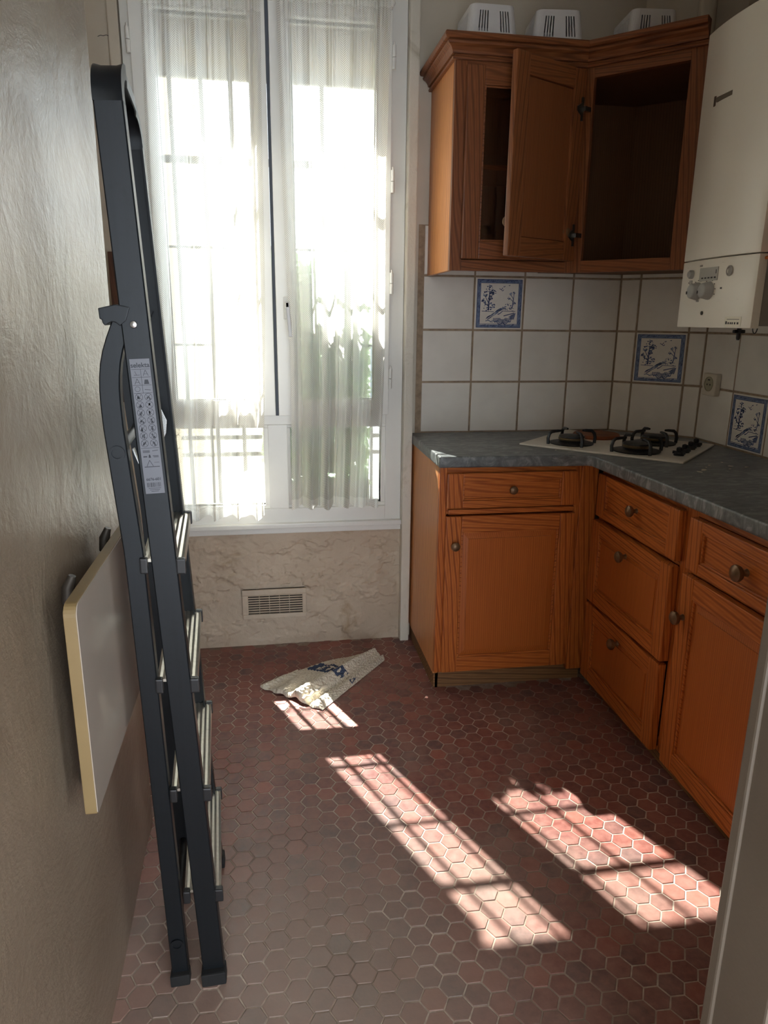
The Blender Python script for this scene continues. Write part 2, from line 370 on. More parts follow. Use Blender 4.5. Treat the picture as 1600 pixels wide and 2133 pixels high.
for k, (X, Y) in enumerate(rest):
    h = HEX[k % 6]; a = ANG + (k*5 % 6)*PI/3; tx, ty, dz = rt.uniform(-.012, .012), rt.uniform(-.012, .012), rt.uniform(-.0006, .0005)
    g.add([(X-.4 + x*math.cos(a)-y*math.sin(a), Y-1.4 + x*math.sin(a)+y*math.cos(a), z+dz+x*tx+y*ty) for x, y, z in h.v], h.f)
o = bpy.data.objects.new('floor_tile_field', mesh_of('floor_tile_field', g, M_TOMI)); link(o, FLOOR, kind='stuff')

# walls
obj('ceiling', G().box(-.95, 1.9, .50, 3.02, ZC, ZC+.1), M_CEIL, loc=(.4, 1.4, ZC), world=True, label='plain painted kitchen ceiling', cat='ceiling', kind='structure')
g = G(); nY, nZ = 90, 80     # gently uneven left wall, closed at the back
rw = random.Random(5)
def wob(y, z): return .006*math.sin(2.1*y+1.3*z) + .004*math.sin(5.3*y-2.2*z+1) + .003*math.sin(7*z+3*y)
vs = []
for j in range(nZ+1):
    for i in range(nY+1):
        y = -.25 + (1.70+.25)*i/nY; z = ZC*j/nZ; e = 1-max(0, (y-1.6)/.1)
        vs.append((XL + wob(y, z)*.8*e, y + .025*(z/ZC)*max(0, (y-1.5)/.2), z))
fs = [(j*(nY+1)+i, j*(nY+1)+i+1, (j+1)*(nY+1)+i+1, (j+1)*(nY+1)+i) for j in range(nZ) for i in range(nY)]
g.add(vs, fs); g.box(-.75, XL-.012, -.25, 1.69, 0, ZC)
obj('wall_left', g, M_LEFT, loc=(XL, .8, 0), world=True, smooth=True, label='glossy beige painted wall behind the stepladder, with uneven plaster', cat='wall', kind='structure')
obj('wall_left_recess', G().box(-.85, -.62, 1.69, YB, 0, ZC), M_WALL, loc=(-.62, 2.2, 0), world=True, label='beige side wall of the window recess', cat='wall', kind='structure')
# window wall (opening X -.44...52, Z .50...2.40)
WX0, WX1, WZ0, WZ1 = -.432, .515, .52, 2.40
g = G().box(-.85, WX0, YB, 3.02, 0, ZC).box(WX1, 1.85, YB, 3.02, 0, ZC).box(WX0, WX1, YB, 3.02, WZ1, ZC)
WALLB = obj('wall_back', g, M_WALL, loc=(.5, YB, 0), world=True, label='beige painted wall around the window and above the cooker tiles', cat='wall', kind='structure')
# low plaster panel below the window: real relief
g = G(); nx, nz = 260, 115; vs = []
rp = random.Random(11); blobs = [(rp.uniform(-.6, .52), rp.uniform(.02, .48), rp.uniform(.012, .075), rp.choice((-1, 1))*rp.uniform(.002, .0052), [rp.uniform(0, 6.3) for _ in range(3)]) for _ in range(120)]
for j in range(nz+1):
    for i in range(nx+1):
        x = -.62 + 1.14*i/nx; z = .50*j/nz; d = 0
        for bx, bz, br, bh, ph in blobs:
            dx, dz = x-bx, (z-bz)*1.5; q2 = dx*dx+dz*dz
            if q2 < br*br*2.2:
                a = math.atan2(dz, dx); R_ = br*(1+.25*math.sin(3*a+ph[0])+.18*math.sin(5*a+ph[1])+.1*math.sin(9*a+ph[2])); t_ = (1-math.sqrt(q2)/R_)/.10
                if t_ > 0: d += bh*min(1, t_)
        d += .0012*math.sin(23*x+5*z)*math.sin(31*z)+.0006*math.sin(140*x+3*math.sin(60*z))*math.sin(120*z)
        vs.append((x, YB-.018-d, z))
fs = [(j*(nx+1)+i, j*(nx+1)+i+1, (j+1)*(nx+1)+i+1, (j+1)*(nx+1)+i) for j in range(nz) for i in range(nx)]
g.add(vs, fs); g.box(-.62, .52, YB, 3.02, 0, .50)
obj('wall_back_apron', g, M_PEEL, loc=(0, YB, 0), world=True, smooth=True, label='cracked, flaking cream plaster below the window', cat='wall', kind='structure')
obj('trim_1', G().box(-.44, .517, YB-.028, YB+.02, .478, .502).box(-.44, .517, YB-.045, YB+.02, .502, .522), M_WHITE, loc=(0, YB-.03, .478), world=True, bevel=.004, label='white wooden ledge under the window frame', cat='trim', kind='structure')
g = G().box(.516, .552, YB-.06, YB+.01, 0, ZC)
obj('trim_2', g, enamel('mouldy_white_paint', (214, 208, 196), (200, 192, 176), .5, (150, 138, 112), .6), loc=(.53, YB-.06, 0), world=True, bevel=.005, label='white painted post between the window and the base cabinet', cat='trim', kind='structure')
g = G().box(-.47, -.436, YB-.03, YB+.01, 0, ZC)
obj('trim_3', g, M_WALL, loc=(-.45, YB-.03, 0), world=True, bevel=.004, label='beige painted strip beside the window hinges, behind the ladder', cat='trim', kind='structure')
# thin crack lines in the recess wall
g = G(); pts = [(-.508, 2.178), (-.499, 2.182), (-.490, 2.181), (-.481, 2.184), (-.474, 2.182)]
for (a, b), (c, d) in zip(pts, pts[1:]): g.add([(a, YB-.0015, b), (c, YB-.0015, d), (c, YB-.0015, d+.002), (a, YB-.0015, b+.002)], [(0, 1, 2, 3)])
o = obj('crack', g, M_INK, WALLB); o.location = (-.5, -YB, 0)
# diagonal corner wall and right wall
DA = Vector((1.388, YB)); DB = Vector((XR, 2.535))
obj('wall_corner', G().prism([(DA.x, DA.y), (DB.x, DB.y), (1.9, 2.6), (1.9, 3.02), (1.45, 3.02)], 0, ZC), M_WALL, loc=(1.5, 2.65, 0), world=True, label='beige chamfered corner wall behind the hob', cat='wall', kind='structure')
WALLC = bpy.data.objects['wall_corner']
WALLR = obj('wall_right', G().box(XR, 1.9, .61, 2.56, 0, ZC), M_WALL, loc=(XR, 1.6, 0), world=True, label='right hand wall carrying the white boiler', cat='wall', kind='structure')
obj('wall_fill_hall', G().box(-.85, -.75, -1.7, -.25, 0, ZC).box(-.85, -.5, -1.8, -1.7, 0, ZC).box(1.1, 1.4, -1.8, -1.7, 0, ZC).box(-.5, 1.1, -1.8, -1.7, 2.2, ZC).box(1.3, 1.4, -1.7, -1.25, 0, ZC).box(1.3, 1.4, -.45, .5, 0, ZC).box(1.3, 1.4, -1.25, -.45, 2.05, ZC), M_WALL, loc=(0, -1.7, 0), world=True, label='plain painted hall walls added unseen behind the doorway, openings shaped for fill light', cat='wall', kind='structure')  # unseen hall, added to hold back sky light and pass some fill
obj('ceiling_fill_hall', G().box(-.85, 1.4, -1.8, .5, ZC, ZC+.1), M_CEIL, loc=(0, -.5, ZC), world=True, label='plain painted hall ceiling added unseen to limit light from behind', cat='ceiling', kind='structure')  # lid of the added hall, keeps sky light out
# doorway the picture is taken through
obj('wall_front', G().box(.585, 1.9, .50, .61, 0, ZC).box(XL-.4, .585, .50, .61, 2.15, ZC), M_WALL, loc=(1.2, .63, 0), world=True, label='partition wall beside the doorway', cat='wall', kind='structure')
g = G().box(.502, .60, .524, .612, 0, 2.15).box(.498, .53, .600, .616, 0, 2.15).box(.56, .62, .44, .50, 0, 2.15)
obj('door_1', g, M_JAMB, loc=(.54, .65, 0), world=True, bevel=.003, label='grey painted door jamb at the kitchen entrance', cat='door frame', kind='structure')

# ------------------------------------------------------------------ wall tiles
TP = .1975; TZ0 = .868
def tileface(g, x0, x1, z0, z1, d=.006):
    e = .0025; g.box(x0, x1, -d*.5, .004, z0, z1)
def tile(parent, x0, x1, z0, z1, M, seed):
    r = random.Random(seed); e = .0036; d = .0065; b = .0018
    g = G(); X0, X1, Z0, Z1 = x0+e, x1-e, z0+e, z1-e
    vs = [(X0, 0, Z0), (X1, 0, Z0), (X1, 0, Z1), (X0, 0, Z1), (X0, -d+b, Z0), (X1, -d+b, Z0), (X1, -d+b, Z1), (X0, -d+b, Z1), (X0+b, -d, Z0+b), (X1-b, -d, Z0+b), (X1-b, -d, Z1-b), (X0+b, -d, Z1-b)]
    g.add(vs, [(0, 1, 5, 4), (1, 2, 6, 5), (2, 3, 7, 6), (3, 0, 4, 7), (4, 5, 9, 8), (5, 6, 10, 9), (6, 7, 11, 10), (7, 4, 8, 11), (8, 9, 10, 11)])
    cx, cz = (X0+X1)/2, (Z0+Z1)/2; g.v = [(x-cx, y, z-cz) for x, y, z in g.v]
    o = bpy.data.objects.new('wall_tile', mesh_of('wall_tile', g, M_TILE)); link(o, parent)
    mat = M @ Matrix.Translation((cx, 0, cz)) @ Matrix.Rotation(r.uniform(-.004, .004), 4, 'Z') @ Matrix.Rotation(r.uniform(-.004, .004), 4, 'X') @ Matrix.Rotation(r.uniform(-.004, .004), 4, 'Y')
    o.matrix_local = Matrix.Translation(-Vector(parent.location)) @ mat
    return o
def grout(parent, x0, x1, z0, z1, M):
    g = G().box(x0, x1, -.0042, .003, z0, z1); o = bpy.data.objects.new('grout', mesh_of('grout', g, M_GROUT)); link(o, parent)
    o.matrix_local = Matrix.Translation(-Vector(parent.location)) @ M
MB = Matrix.Translation((0, YB, 0))
ang = math.atan2(DB.y-DA.y, DB.x-DA.x)
MC = Matrix.Translation((DA.x, DA.y, 0)) @ Matrix.Rotation(ang, 4, 'Z')
MR = Matrix.Translation((XR, 2.535, 0)) @ Matrix.Rotation(-PI/2, 4, 'Z')
DL = (DB-DA).length
rows = [TZ0, TZ0+TP, TZ0+2*TP, TZ0+3*TP, TZ0+3.9*TP]
def deco(o):
    """blue and white landscape print on a tile"""
    g = G(); r = random.Random(4); Y0, Y1 = -.0068, -.0071
    def quad(x0, x1, z0, z1, mi=0, y=Y0): g.add([(x0, y, z0), (x1, y, z0), (x1, y, z1), (x0, y, z1)], [(0, 1, 2, 3)], mi)
    def line(a, b, w, mi=1, y=Y1, w2=None):
        a = Vector((a[0], 0, a[1])); b = Vector((b[0], 0, b[1])); d = (b-a); n = Vector((-d.z, 0, d.x)).normalized(); w2 = w if w2 is None else w2; w, w2 = w*1.35, w2*1.35
        g.add([(a-n*w).xz.to_3d() for _ in ()] or [((a-n*w).x, y, (a-n*w).z), ((b-n*w2).x, y, (b-n*w2).z), ((b+n*w2).x, y, (b+n*w2).z), ((a+n*w).x, y, (a+n*w).z)], [(0, 1, 2, 3)], mi)
    def blob(x, z, rad, mi=0, y=Y1):
        n = 7; ph = r.random()*6; g.add([(x+rad*r.uniform(.55, 1.15)*math.cos(ph+2*PI*k/n), y, z+rad*.75*r.uniform(.55, 1.15)*math.sin(ph+2*PI*k/n)) for k in range(n)], [tuple(range(n))], mi)
    B, W = .0885, .013
    quad(-B, B, B-W, B); quad(-B, B, -B, -B+W*.8); quad(-B, -B+W, -B+W*.8, B-W); quad(B-W, B, -B+W*.8, B-W)
    for k in range(60):
        s = r.choice((0, 1, 2, 3)); t = r.uniform(-.08, .08); q = B-W*r.uniform(.25, .8); l = r.uniform(.004, .012)
        if s < 2: line((t, q if s else -q), (t+l, (q if s else -q)+.003), .0008)
        else: line((q if s == 2 else -q, t), ((q if s == 2 else -q)+.003, t+l), .0008)
    for s in (-1, 1):
        line((-B, s*B), (B, s*B), .0007); line((s*B, -B), (s*B, B), .0007); line((-B+W, s*(B-W)), (B-W, s*(B-W)), .0006); line((s*(B-W), -B+W), (s*(B-W), B-W), .0006)
    # big tree on the left
    line((-.042, -.025), (-.040, .045), .0022, w2=.001); line((-.041, .0), (-.058, .028), .0013, w2=.0006); line((-.040, .012), (-.026, .036), .0013, w2=.0006); line((-.041, -.01), (-.062, .004), .001)
    for k in range(150):
        cx, cz, rr = r.choice(((-.042, .055, .013), (-.056, .034, .010), (-.026, .040, .011), (-.036, .022, .010), (-.060, .010, .009), (-.045, -.014, .017), (-.028, -.008, .012)))
        a = r.random()*6.3; q = rr*math.sqrt(r.random()); blob(cx+q*math.cos(a), cz+q*math.sin(a), r.uniform(.0018, .0042), r.choice((0, 1, 1)))
    # small tree and bushes on the right
    line((.052, -.018), (.056, .018), .0012); line((.056, .018), (.043, .036), .0008); line((.055, .008), (.040, .022), .0007); line((.056, .018), (.058, .038), .0008)
    for k in range(95):
        cx, cz, rr = r.choice(((.044, .036, .006), (.057, .040, .005), (.038, .020, .005), (.036, -.012, .014), (.052, -.014, .013), (.022, -.018, .009), (.060, .004, .005)))
        a = r.random()*6.3; q = rr*math.sqrt(r.random()); blob(cx+q*math.cos(a), cz+q*math.sin(a), r.uniform(.0014, .0032), r.choice((0, 0, 1)))
    # birds, horizon, bank
    for bx, bz, q in ((.006, .056, .008), (.018, .064, .004), (.038, .068, .003), (.012, .050, .005)): line((bx-q, bz), (bx, bz-q*.6), .0008); line((bx, bz-q*.6), (bx+q*.8, bz+q*.4), .0008)
    line((-.068, -.028), (-.02, -.030), .0007); line((.012, -.027), (.066, -.028), .0007)
    for k in range(34):
        t = r.random(); x = -.052+t*.055; z = -.058+t*.034+r.uniform(-.006, .006); line((x, z), (x+.012, z+.007), .0009, r.choice((0, 1)))
    line((.005, -.036), (.014, -.028), .001); line((-.004, -.040), (.005, -.036), .0012); line((.02, -.045), (.062, -.034), .0012)
    # scroll shell
    for k in range(5):
        rad = .010+.0055*k; prev = None
        for s in range(13):
            a = PI*1.02+PI*.98*s/12; p = (.016+rad*1.15*math.cos(a), -.052+rad*.72*math.sin(a)+.0012*math.sin(s*2.4)*k)
            if prev: line(prev, p, .0008+.0002*(k == 4))
            prev = p
    for k in range(9):
        a = PI*(1.08+.84*k/8); line((.016+.012*math.cos(a), -.052+.008*math.sin(a)), (.016+.036*math.cos(a), -.052+.022*math.sin(a)), .0007, 0)
    for k in range(5): line((.044+.004*k, -.058), (.050+.004*k, -.042+.002*k), .0011); line((.040+.004*k, -.050), (.046+.004*k, -.046), .0008, 0)
    for k in range(14): x = r.uniform(-.066, .04); line((x, -.066+r.uniform(-.004, .006)), (x+r.uniform(.01, .02), -.066+r.uniform(-.004, .006)), .0006, 0)
    p = bpy.data.objects.new('blue_print', mesh_of('blue_print', g, [M_BLUE, M_BLUED])); link(p, o)
    o['label'] = 'tile printed with a blue landscape inside a blue border'
grout(WALLB, .572, 1.388, TZ0-.02, rows[4], MB); grout(WALLC, 0, DL, TZ0-.02, rows[4], MC); grout(WALLR, 0, 1.3, TZ0-.02, rows[4], MR)
sd_ = 0
bx = [.592, .592+TP+.003, .592+2*TP+.004, .592+3*TP+.004, 1.386]
for c in range(4):
    for r_ in range(4):
        sd_ += 1; t = tile(WALLB, bx[c], bx[c+1], rows[r_], rows[r_+1], MB, sd_)
        if c == 1 and r_ == 2: deco(t)
cx_ = [0.002, .078, .078+TP, DL-.002]
for c in range(3):
    for r_ in range(4):
        sd_ += 1; t = tile(WALLC, cx_[c], cx_[c+1], rows[r_], rows[r_+1], MC, sd_)
        if c == 1 and r_ == 1: deco(t)
for c in range(6):
    for r_ in range(4):
        sd_ += 1; t = tile(WALLR, .004+c*TP, .004+(c+1)*TP, rows[r_], rows[r_+1], MR, sd_)
        if c == 1 and r_ == 0: deco(t)

# ------------------------------------------------------------------ window
WIN = thing('window_1', (.04, YB-.02, WZ0), 0, 'white framed double casement window with two fixed panes below', 'window', kind='structure')
OFF = Vector((.04, YB-.02, WZ0))
def wpart(name, g, mat, parent=WIN, bevel=.002, smooth=False, label=None, sub=Vector((0, 0, 0))):
    g.v = [tuple(Vector(p)-OFF-sub) for p in g.v]; o = bpy.data.objects.new(name, mesh_of(name, g, mat, bevel, 2, smooth)); link(o, parent, label); return o
FY0, FY1 = YB-.022, YB+.05
ML, MRt = -.002, .072      # middle post
fg = G().box(WX0, -.392, FY0, FY1, WZ0, WZ1).box(.452, WX1, FY0, FY1, WZ0, WZ1).box(-.392, .452, FY0, FY1, WZ0, .578).box(-.392, .452, FY0, FY1, .908, .952).box(-.392, .452, FY0, FY1, 2.33, WZ1).box(ML, MRt, FY0, FY1, .578, .908)
wpart('frame', fg, M_WHITE)
def beads(x0, x1, z0, z1, y):
    g = G(); b = .010
    g.box(x0-b, x1+b, y-.006, y+.03, z0-b, z0).box(x0-b, x1+b, y-.006, y+.03, z1, z1+b).box(x0-b, x0, y-.006, y+.03, z0, z1).box(x1, x1+b, y-.006, y+.03, z0, z1); return g
for x0, x1 in ((-.372, -.02), (.084, .436)):
    g = G().box(x0-.02, x1+.02, FY0+.01, FY1-.01, .578, .592).box(x0-.02, x1+.02, FY0+.01, FY1-.01, .895, .908).box(x0-.02, x0, FY0+.01, FY1-.01, .592, .895).box(x1, x1+.02, FY0+.01, FY1-.01, .592, .895)
    p = wpart('fixed_light', g, M_WHITE); wpart('glazing_bead', beads(x0, x1, .592, .895, YB), M_WHITE, p); wpart('pane', G().box(x0, x1, YB+.018, YB+.022, .592, .895), M_GLASS, p, 0)
SY0, SY1 = YB-.045, YB+.03
for k, (x0, x1, a, b) in enumerate(((-.402, .030, -.328, -.028), (.042, .458, .110, .404))):
    zt, zb = 2.335, .945; gt, gb = 2.262, 1.003
    g = G().box(x0, a, SY0, SY1, zb, zt).box(b, x1, SY0, SY1, zb, zt).box(a, b, SY0, SY1, zb, gb).box(a, b, SY0, SY1, gt, zt)
    s = wpart('sash', g, M_WHITE); wpart('glazing_bead', beads(a, b, gb, gt, YB-.02), M_WHITE, s); wpart('pane', G().box(a, b, YB+.004, YB+.008, gb, gt), M_GLASS, s, 0)
    if k == 0:
        wpart('weather_strip', G().box(.0305, .0415, SY0+.006, SY0+.03, zb, zt), plain('dark_seal', (70, 76, 86), .6), s, 0)
    else:
        h = wpart('handle', G().box(.068, .088, SY0-.012, SY0, 1.295, 1.375), M_WHITE, s, .004)
        hg = G().prism([(.072, 1.355), (.088, 1.355), (.096, 1.235), (.082, 1.235)], SY0-.084, SY0-.070, 'y').box(.073, .087, SY0-.084, SY0-.008, 1.335, 1.357); wpart('lever', hg, M_WHITE, h, .003)
    hx = x0-.006 if k == 0 else x1+.006
    for hz in (2.165, 1.775, 1.43, 1.085):
        hg = G().lathe([(.0065, 0), (.0065, .036)], (hx, SY0-.003, hz-.04), n=12).lathe([(.0065, 0), (.0065, .036)], (hx, SY0-.003, hz-.002), n=12).lathe([(.003, 0), (.003, .014)], (hx, SY0-.003, hz+.03), n=8)
        wpart('hinge', hg, M_WHITE, s, 0, True)

# curtains and rods
def curtain(name, x0t, x1t, x0b, x1b, zt, zb, seed, label):
    r = random.Random(seed); nu, nv = 260, 90; cx, cz = (x0t+x1t)/2, zb; y0 = YB-.092
    me = bpy.data.meshes.new(name); vs = []; fs = []; uvs = []
    ph = [r.uniform(0, 6.28) for _ in range(8)]
    for j in range(nv+1):
        v = j/nv; z = zb + (zt-zb)*v
        xa = x0b + (x0t-x0b)*min(1, v*1.02); xb = x1b + (x1t-x1b)*min(1, v*1.02)
        for i in range(nu+1):
            u = i/nu; loose = (1-v)
            uu = u + .016*math.sin(2*PI*3*u+ph[6])*loose
            f = .019*math.sin(2*PI*5.2*uu+ph[0]+.5*math.sin(3*v+ph[1])) + .009*math.sin(2*PI*9.3*uu+ph[2]+.7*v) + .004*math.sin(2*PI*17*u+ph[3]-.5*v)
            f *= (.45+.85*loose)
            f += .004*math.sin(2*PI*29*u+ph[4])*(v**8)
            x = xa + (xb-xa)*(u + .020*math.sin(2*PI*5.2*uu+ph[5])) + .008*math.sin(4*z+ph[7])*loose
            zz = z + (.006*math.sin(2*PI*5*u+ph[2]) if j == 0 else 0) + (.004*math.sin(2*PI*21*u) if j == nv else 0)
            vs.append((x-cx, f, zz-cz)); uvs.append((u*.55, v*(zt-zb)))
    for j in range(nv):
        for i in range(nu): fs.append((j*(nu+1)+i, j*(nu+1)+i+1, (j+1)*(nu+1)+i+1, (j+1)*(nu+1)+i))
    me.from_pydata(vs, [], fs); uvl = me.uv_layers.new()
    for p in me.polygons:
        p.use_smooth = True
        for li, vi in zip(p.loop_indices, p.vertices): uvl.data[li].uv = uvs[vi]
    me.materials.append(M_LACE)
    o = bpy.data.objects.new(name, me); o.location = (cx, YB-.092, cz); link(o, None, label, 'curtain', 'lace curtains on the casements'); return o
curtain('lace_curtain', -.345, .022, -.405, -.012, 2.312, .565, 2, 'long white lace net curtain hanging beside the stepladder')
curtain('lace_curtain', .072, .438, .088, .412, 2.312, .60, 5, 'long white lace net curtain on the casement with the lever handle')
for x0, x1, lb in ((-.36, .026, 'thin white curtain rod on the casement nearer the ladder'), (.05, .45, 'thin white curtain rod on the casement with the lever handle')):
    t = thing('curtain_rod', ((x0+x1)/2, YB-.066, 2.316), 0, lb, 'curtain rod', 'curtain rods'); h = (x1-x0)/2
    obj('rod', G().tube([(-h, 0, 0), (h, 0, 0)], .004, 10), M_WHITE, t, smooth=True)
    for s in (-1, 1): obj('bracket', G().box(s*h-.006, s*h+.006, -.008, .021, -.014, .010), M_WHITE, t, .003); obj('end_knob', G().lathe([(.004, 0), (.008, .003), (.008, .009), (.003, .013)], (s*h, 0, 0), 'x' if s > 0 else '-x', 12), M_WHITE, t, smooth=True)

# ------------------------------------------------------------------ outside the window
g0 = thing('window_guard', (.04, 2.838, .52), 0, 'grey iron window guard of upright bars outside the panes', 'window guard')
for x in (-.298, -.193, -.093, .010, .115, .224, .46):
    obj('bar', G().tube([(x-.04, 0, 0), (x-.04, 0, 1.66)], .0075, 8).lathe([(.0075, 1.66), (.012, 1.68), (.001, 1.73)], (x-.04, 0, 0), n=8), M_GRILLE, g0, smooth=True)
for z, h in ((1.835, .024), (1.545, .008), (1.20, .008), (.56, .016)):
    obj('rail', G().box(-.47, .50, -.006, .006, z-.52-h/2, z-.52+h/2), M_GRILLE, g0)
b0 = thing('roller_blind', (.04, 2.868, 2.10), 0, 'beige outdoor roller blind lowered over the top of the window', 'blind')
for k in range(6): obj('slat', G().box(-.465, .47, -.006+.001*(k % 2), .006, .035+k*.052, .035+k*.052+.050), M_BLIND, b0, bevel=.002)
obj('bottom_bar', G().box(-.465, .47, -.012, .012, 0, .034), plain('blind_bar', (140, 134, 124), .6), b0, bevel=.003)
r0 = thing('balcony_railing', (.04, 3.40, -.1), 0, 'low iron balcony railing with pointed uprights outside the lower panes', 'railing')
for k in range(12):
    x = -.9+.15*k; obj('upright', G().tube([(x, 0, .02), (x, 0, .90)], .007, 8).lathe([(.007, .90), (.014, .925), (.010, .94), (.001, .985)], (x, 0, 0), n=8), M_GRILLE, r0, smooth=True)
for z in (.86, .78, .16): obj('rail', G().box(-1.0, .85, -.007, .007, z-.009, z+.009), M_GRILLE, r0)
sh = thing('sun_stripe_shutter', (-.418, 2.888, .54), 0, 'beige louvred shutter leaf added outside the window to narrow the sun stripe', 'shutter')  # added leaf, placed to cut the left edge of the sun stripe
sa = math.atan2(.255, .038)
fr_ = obj('shutter_frame', G().box(0, .03, -.012, .012, 0, 1.84).box(.235, .265, -.012, .012, 0, 1.84).box(.03, .235, -.012, .012, 0, .05).box(.03, .235, -.012, .012, 1.79, 1.84), M_NEIGH, sh); fr_.rotation_euler[2] = sa
for k in range(30): q = obj('louvre', G().box(.03, .235, -.010, .008, .055+k*.0575, .055+k*.0575+.05), M_NEIGH, sh); q.rotation_euler[2] = sa
rs = random.Random(21); pp = thing('window_box_plant', (.20, 2.95, .522), 0, 'leafy green plant in a trough on the outer window sill', 'plant')
obj('trough', G().box(-.21, .21, -.055, .055, 0, .13), plain('green_trough', (120, 134, 120), .7), pp, bevel=.006)
g = G()
for k in range(7500):
    c = Vector((rs.uniform(-.215, .205), rs.uniform(-.045, .05), .12+.92*rs.random()**.9)); tp = 1.02+.035*math.sin(c.x*38)
    if c.z > tp: c.z = rs.uniform(.3, .95)
    d = Vector((rs.gauss(0, 1), rs.gauss(0, .5), rs.gauss(0, .8))).normalized(); e = d.orthogonal().normalized(); l = rs.uniform(.018, .030)
    g.add([c-d*l, c+e*l*.55, c+d*l, c-e*l*.55], [(0, 1, 2, 3)])
g.v = [(x, max(-.062, min(.066, y)), z) for x, y, z in g.v]
lf = obj('foliage', g, M_LEAF, pp); lf['kind'] = 'stuff'
obj('balcony_floor', G().box(-3, 3, 3.02, 3.55, -.25, -.1), M_STONE, loc=(0, 3.2, -.25), world=True, label='pale stone balcony slab outside the window', cat='balcony', kind='structure')
obj('neighbouring_wall', G().box(-4, -.43, 5.0, 8.0, -3, 2.95), M_NEIGH, loc=(-2, 6, -3), world=True, label='beige rendered wall of the house next door', cat='wall')
f0 = thing('facing_building', (3, 14, -3), 0, 'pale building across the yard seen through the curtains', 'building')
obj('wall', G().box(-9, 9, 0, 3, 0, 5.2), M_FACADE, f0)
for wx in (-4.5, -2.8, -1.1, .6):
    p = obj('window', G().box(wx, wx+.9, -.05, .02, 2.2, 3.9), M_WHITE, f0, bevel=.01); obj('pane', G().box(wx+.08, wx+.82, -.06, -.045, 2.28, 3.82), plain('far_glass', (120, 132, 140), .1), p)

# ------------------------------------------------------------------ cabinets
def raised(x0, x1, z0, z1, yo, yi, slope, back=.0):
    """raised panel: rim at depth yo, field at depth yi (nearer the viewer is more negative)"""
    g = G(); a = [(x0, yo, z0), (x1, yo, z0), (x1, yo, z1), (x0, yo, z1)]; s = slope
    b = [(x0+s, yi, z0+s), (x1-s, yi, z0+s), (x1-s, yi, z1-s), (x0+s, yi, z1-s)]; b0 = [(x, yi+.0025, z) for x, _, z in b]
    c = [(x0, back, z0), (x1, back, z0), (x1, back, z1), (x0, back, z1)]
    q = lambda o, p: [(o+i, o+(i+1) % 4, p+(i+1) % 4, p+i) for i in range(4)]
    g.add(a+b0+b+c, q(0, 4)+q(4, 8)+[(8, 9, 10, 11)]+q(12, 0)+[(15, 14, 13, 12)]); return g
KNOBP = [(.009, 0), (.0075, .003), (.0062, .010), (.0075, .014), (.0155, .0165), (.0185, .022), (.0175, .028), (.012, .0325), (.004, .0345)]
def knob(parent, x, y, z, sc=1.0, name='knob'):
    o = obj(name, G().lathe([(r*sc, h*sc) for r, h in KNOBP], (0, 0, 0), '-y', 22), M_BRASS, parent, smooth=True, loc=(x, y, z), label='round brown brass knob'); return o
def front(parent, name, x0, x1, z0, z1, kind='raised', kn=None, sw=.055, rh=.055, y=-.022, wv=None, wh=None, loc0=None):
    """framed drawer front or door: object is its panel, children the stiles, rails and knob"""
    wv = wv or pine('Z'); wh = wh or pine('X'); px0, px1, pz0, pz1 = x0+sw, x1-sw, z0+rh, z1-rh; e = .006
    if kind == 'raised': g = raised(px0-e, px1+e, pz0-e, pz1+e, y+.0125, y+.004, .032 if (pz1-pz0) > .2 else .024)
    elif kind == 'flat': g = G().box(px0-e, px1+e, y+.011, -.001, pz0-e, pz1+e)
    elif kind == 'glass': g = G().box(px0-e, px1+e, y+.008, y+.012, pz0-e, pz1+e)
    d = obj(name, g, M_SMOKE if kind == 'glass' else (pinepanel('Z') if (z1-z0) > .2 else wh), parent)
    if kind == 'glass': d['label'] = 'framed door with a dark glass pane'
    for a, b in ((x0, x0+sw), (x1-sw, x1)): obj('stile', G().box(a, b, y, -.001, z0, z1), wv, d, bevel=.004)
    for a, b in ((z0, z0+rh), (z1-rh, z1)): obj('rail', G().box(x0+sw-.0005, x1-sw+.0005, y+.0008, -.001, a, b), wh, d, bevel=.003)
    # bevelled inner moulding
    m = .006; g = G()
    g.box(px0, px0+m, y+.004, y+.012, pz0, pz1).box(px1-m, px1, y+.004, y+.012, pz0, pz1).box(px0+m, px1-m, y+.004, y+.012, pz0, pz0+m).box(px0+m, px1-m, y+.004, y+.012, pz1-m, pz1)
    obj('moulding', g, wh, d, bevel=.0025)
    if kn: knob(d, kn[0], y if kn[2] else y+.011, kn[1], kn[3] if len(kn) > 3 else 1)
    return d
CTZ = .828
# base unit facing the room, left of the corner
c1 = thing('base_cabinet', (.560, 2.283, 0), 0, 'pine base cabinet with one drawer over one door, beside the white post', 'cabinet', 'pine base cabinets')
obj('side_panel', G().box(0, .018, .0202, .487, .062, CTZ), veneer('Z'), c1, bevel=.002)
obj('body', G().box(.018, .49, .02, .487, .08, .098).box(.018, .49, .47, .487, .098, CTZ).box(.472, .49, .02, .487, .098, CTZ), pine('X'), c1)
boxes('face_stile', [(0, .026, 0, .02, .075, CTZ), (.476, .50, 0, .02, .075, CTZ)], pine('Z'), c1, bevel=.002)
boxes('face_rail', [(.026, .476, 0, .02, .075, .09), (.026, .476, 0, .02, .664, .684), (.026, .476, 0, .02, .806, CTZ)], pine('X'), c1, bevel=.001)
obj('corner_post', G().box(.50, .562, -.004, .02, .055, CTZ), pine('Z'), c1, bevel=.003)
obj('plinth', G().box(.012, .565, .030, .048, 0, .075).box(.006, .022, .03, .487, 0, .064), wood('plinth_pine', 'X', (150, 112, 74), (128, 92, 58), (90, 62, 40), .6), c1)
front(c1, 'drawer', .022, .478, .688, .808, 'flat', (.25, .748, 0, .8), .055, .026)
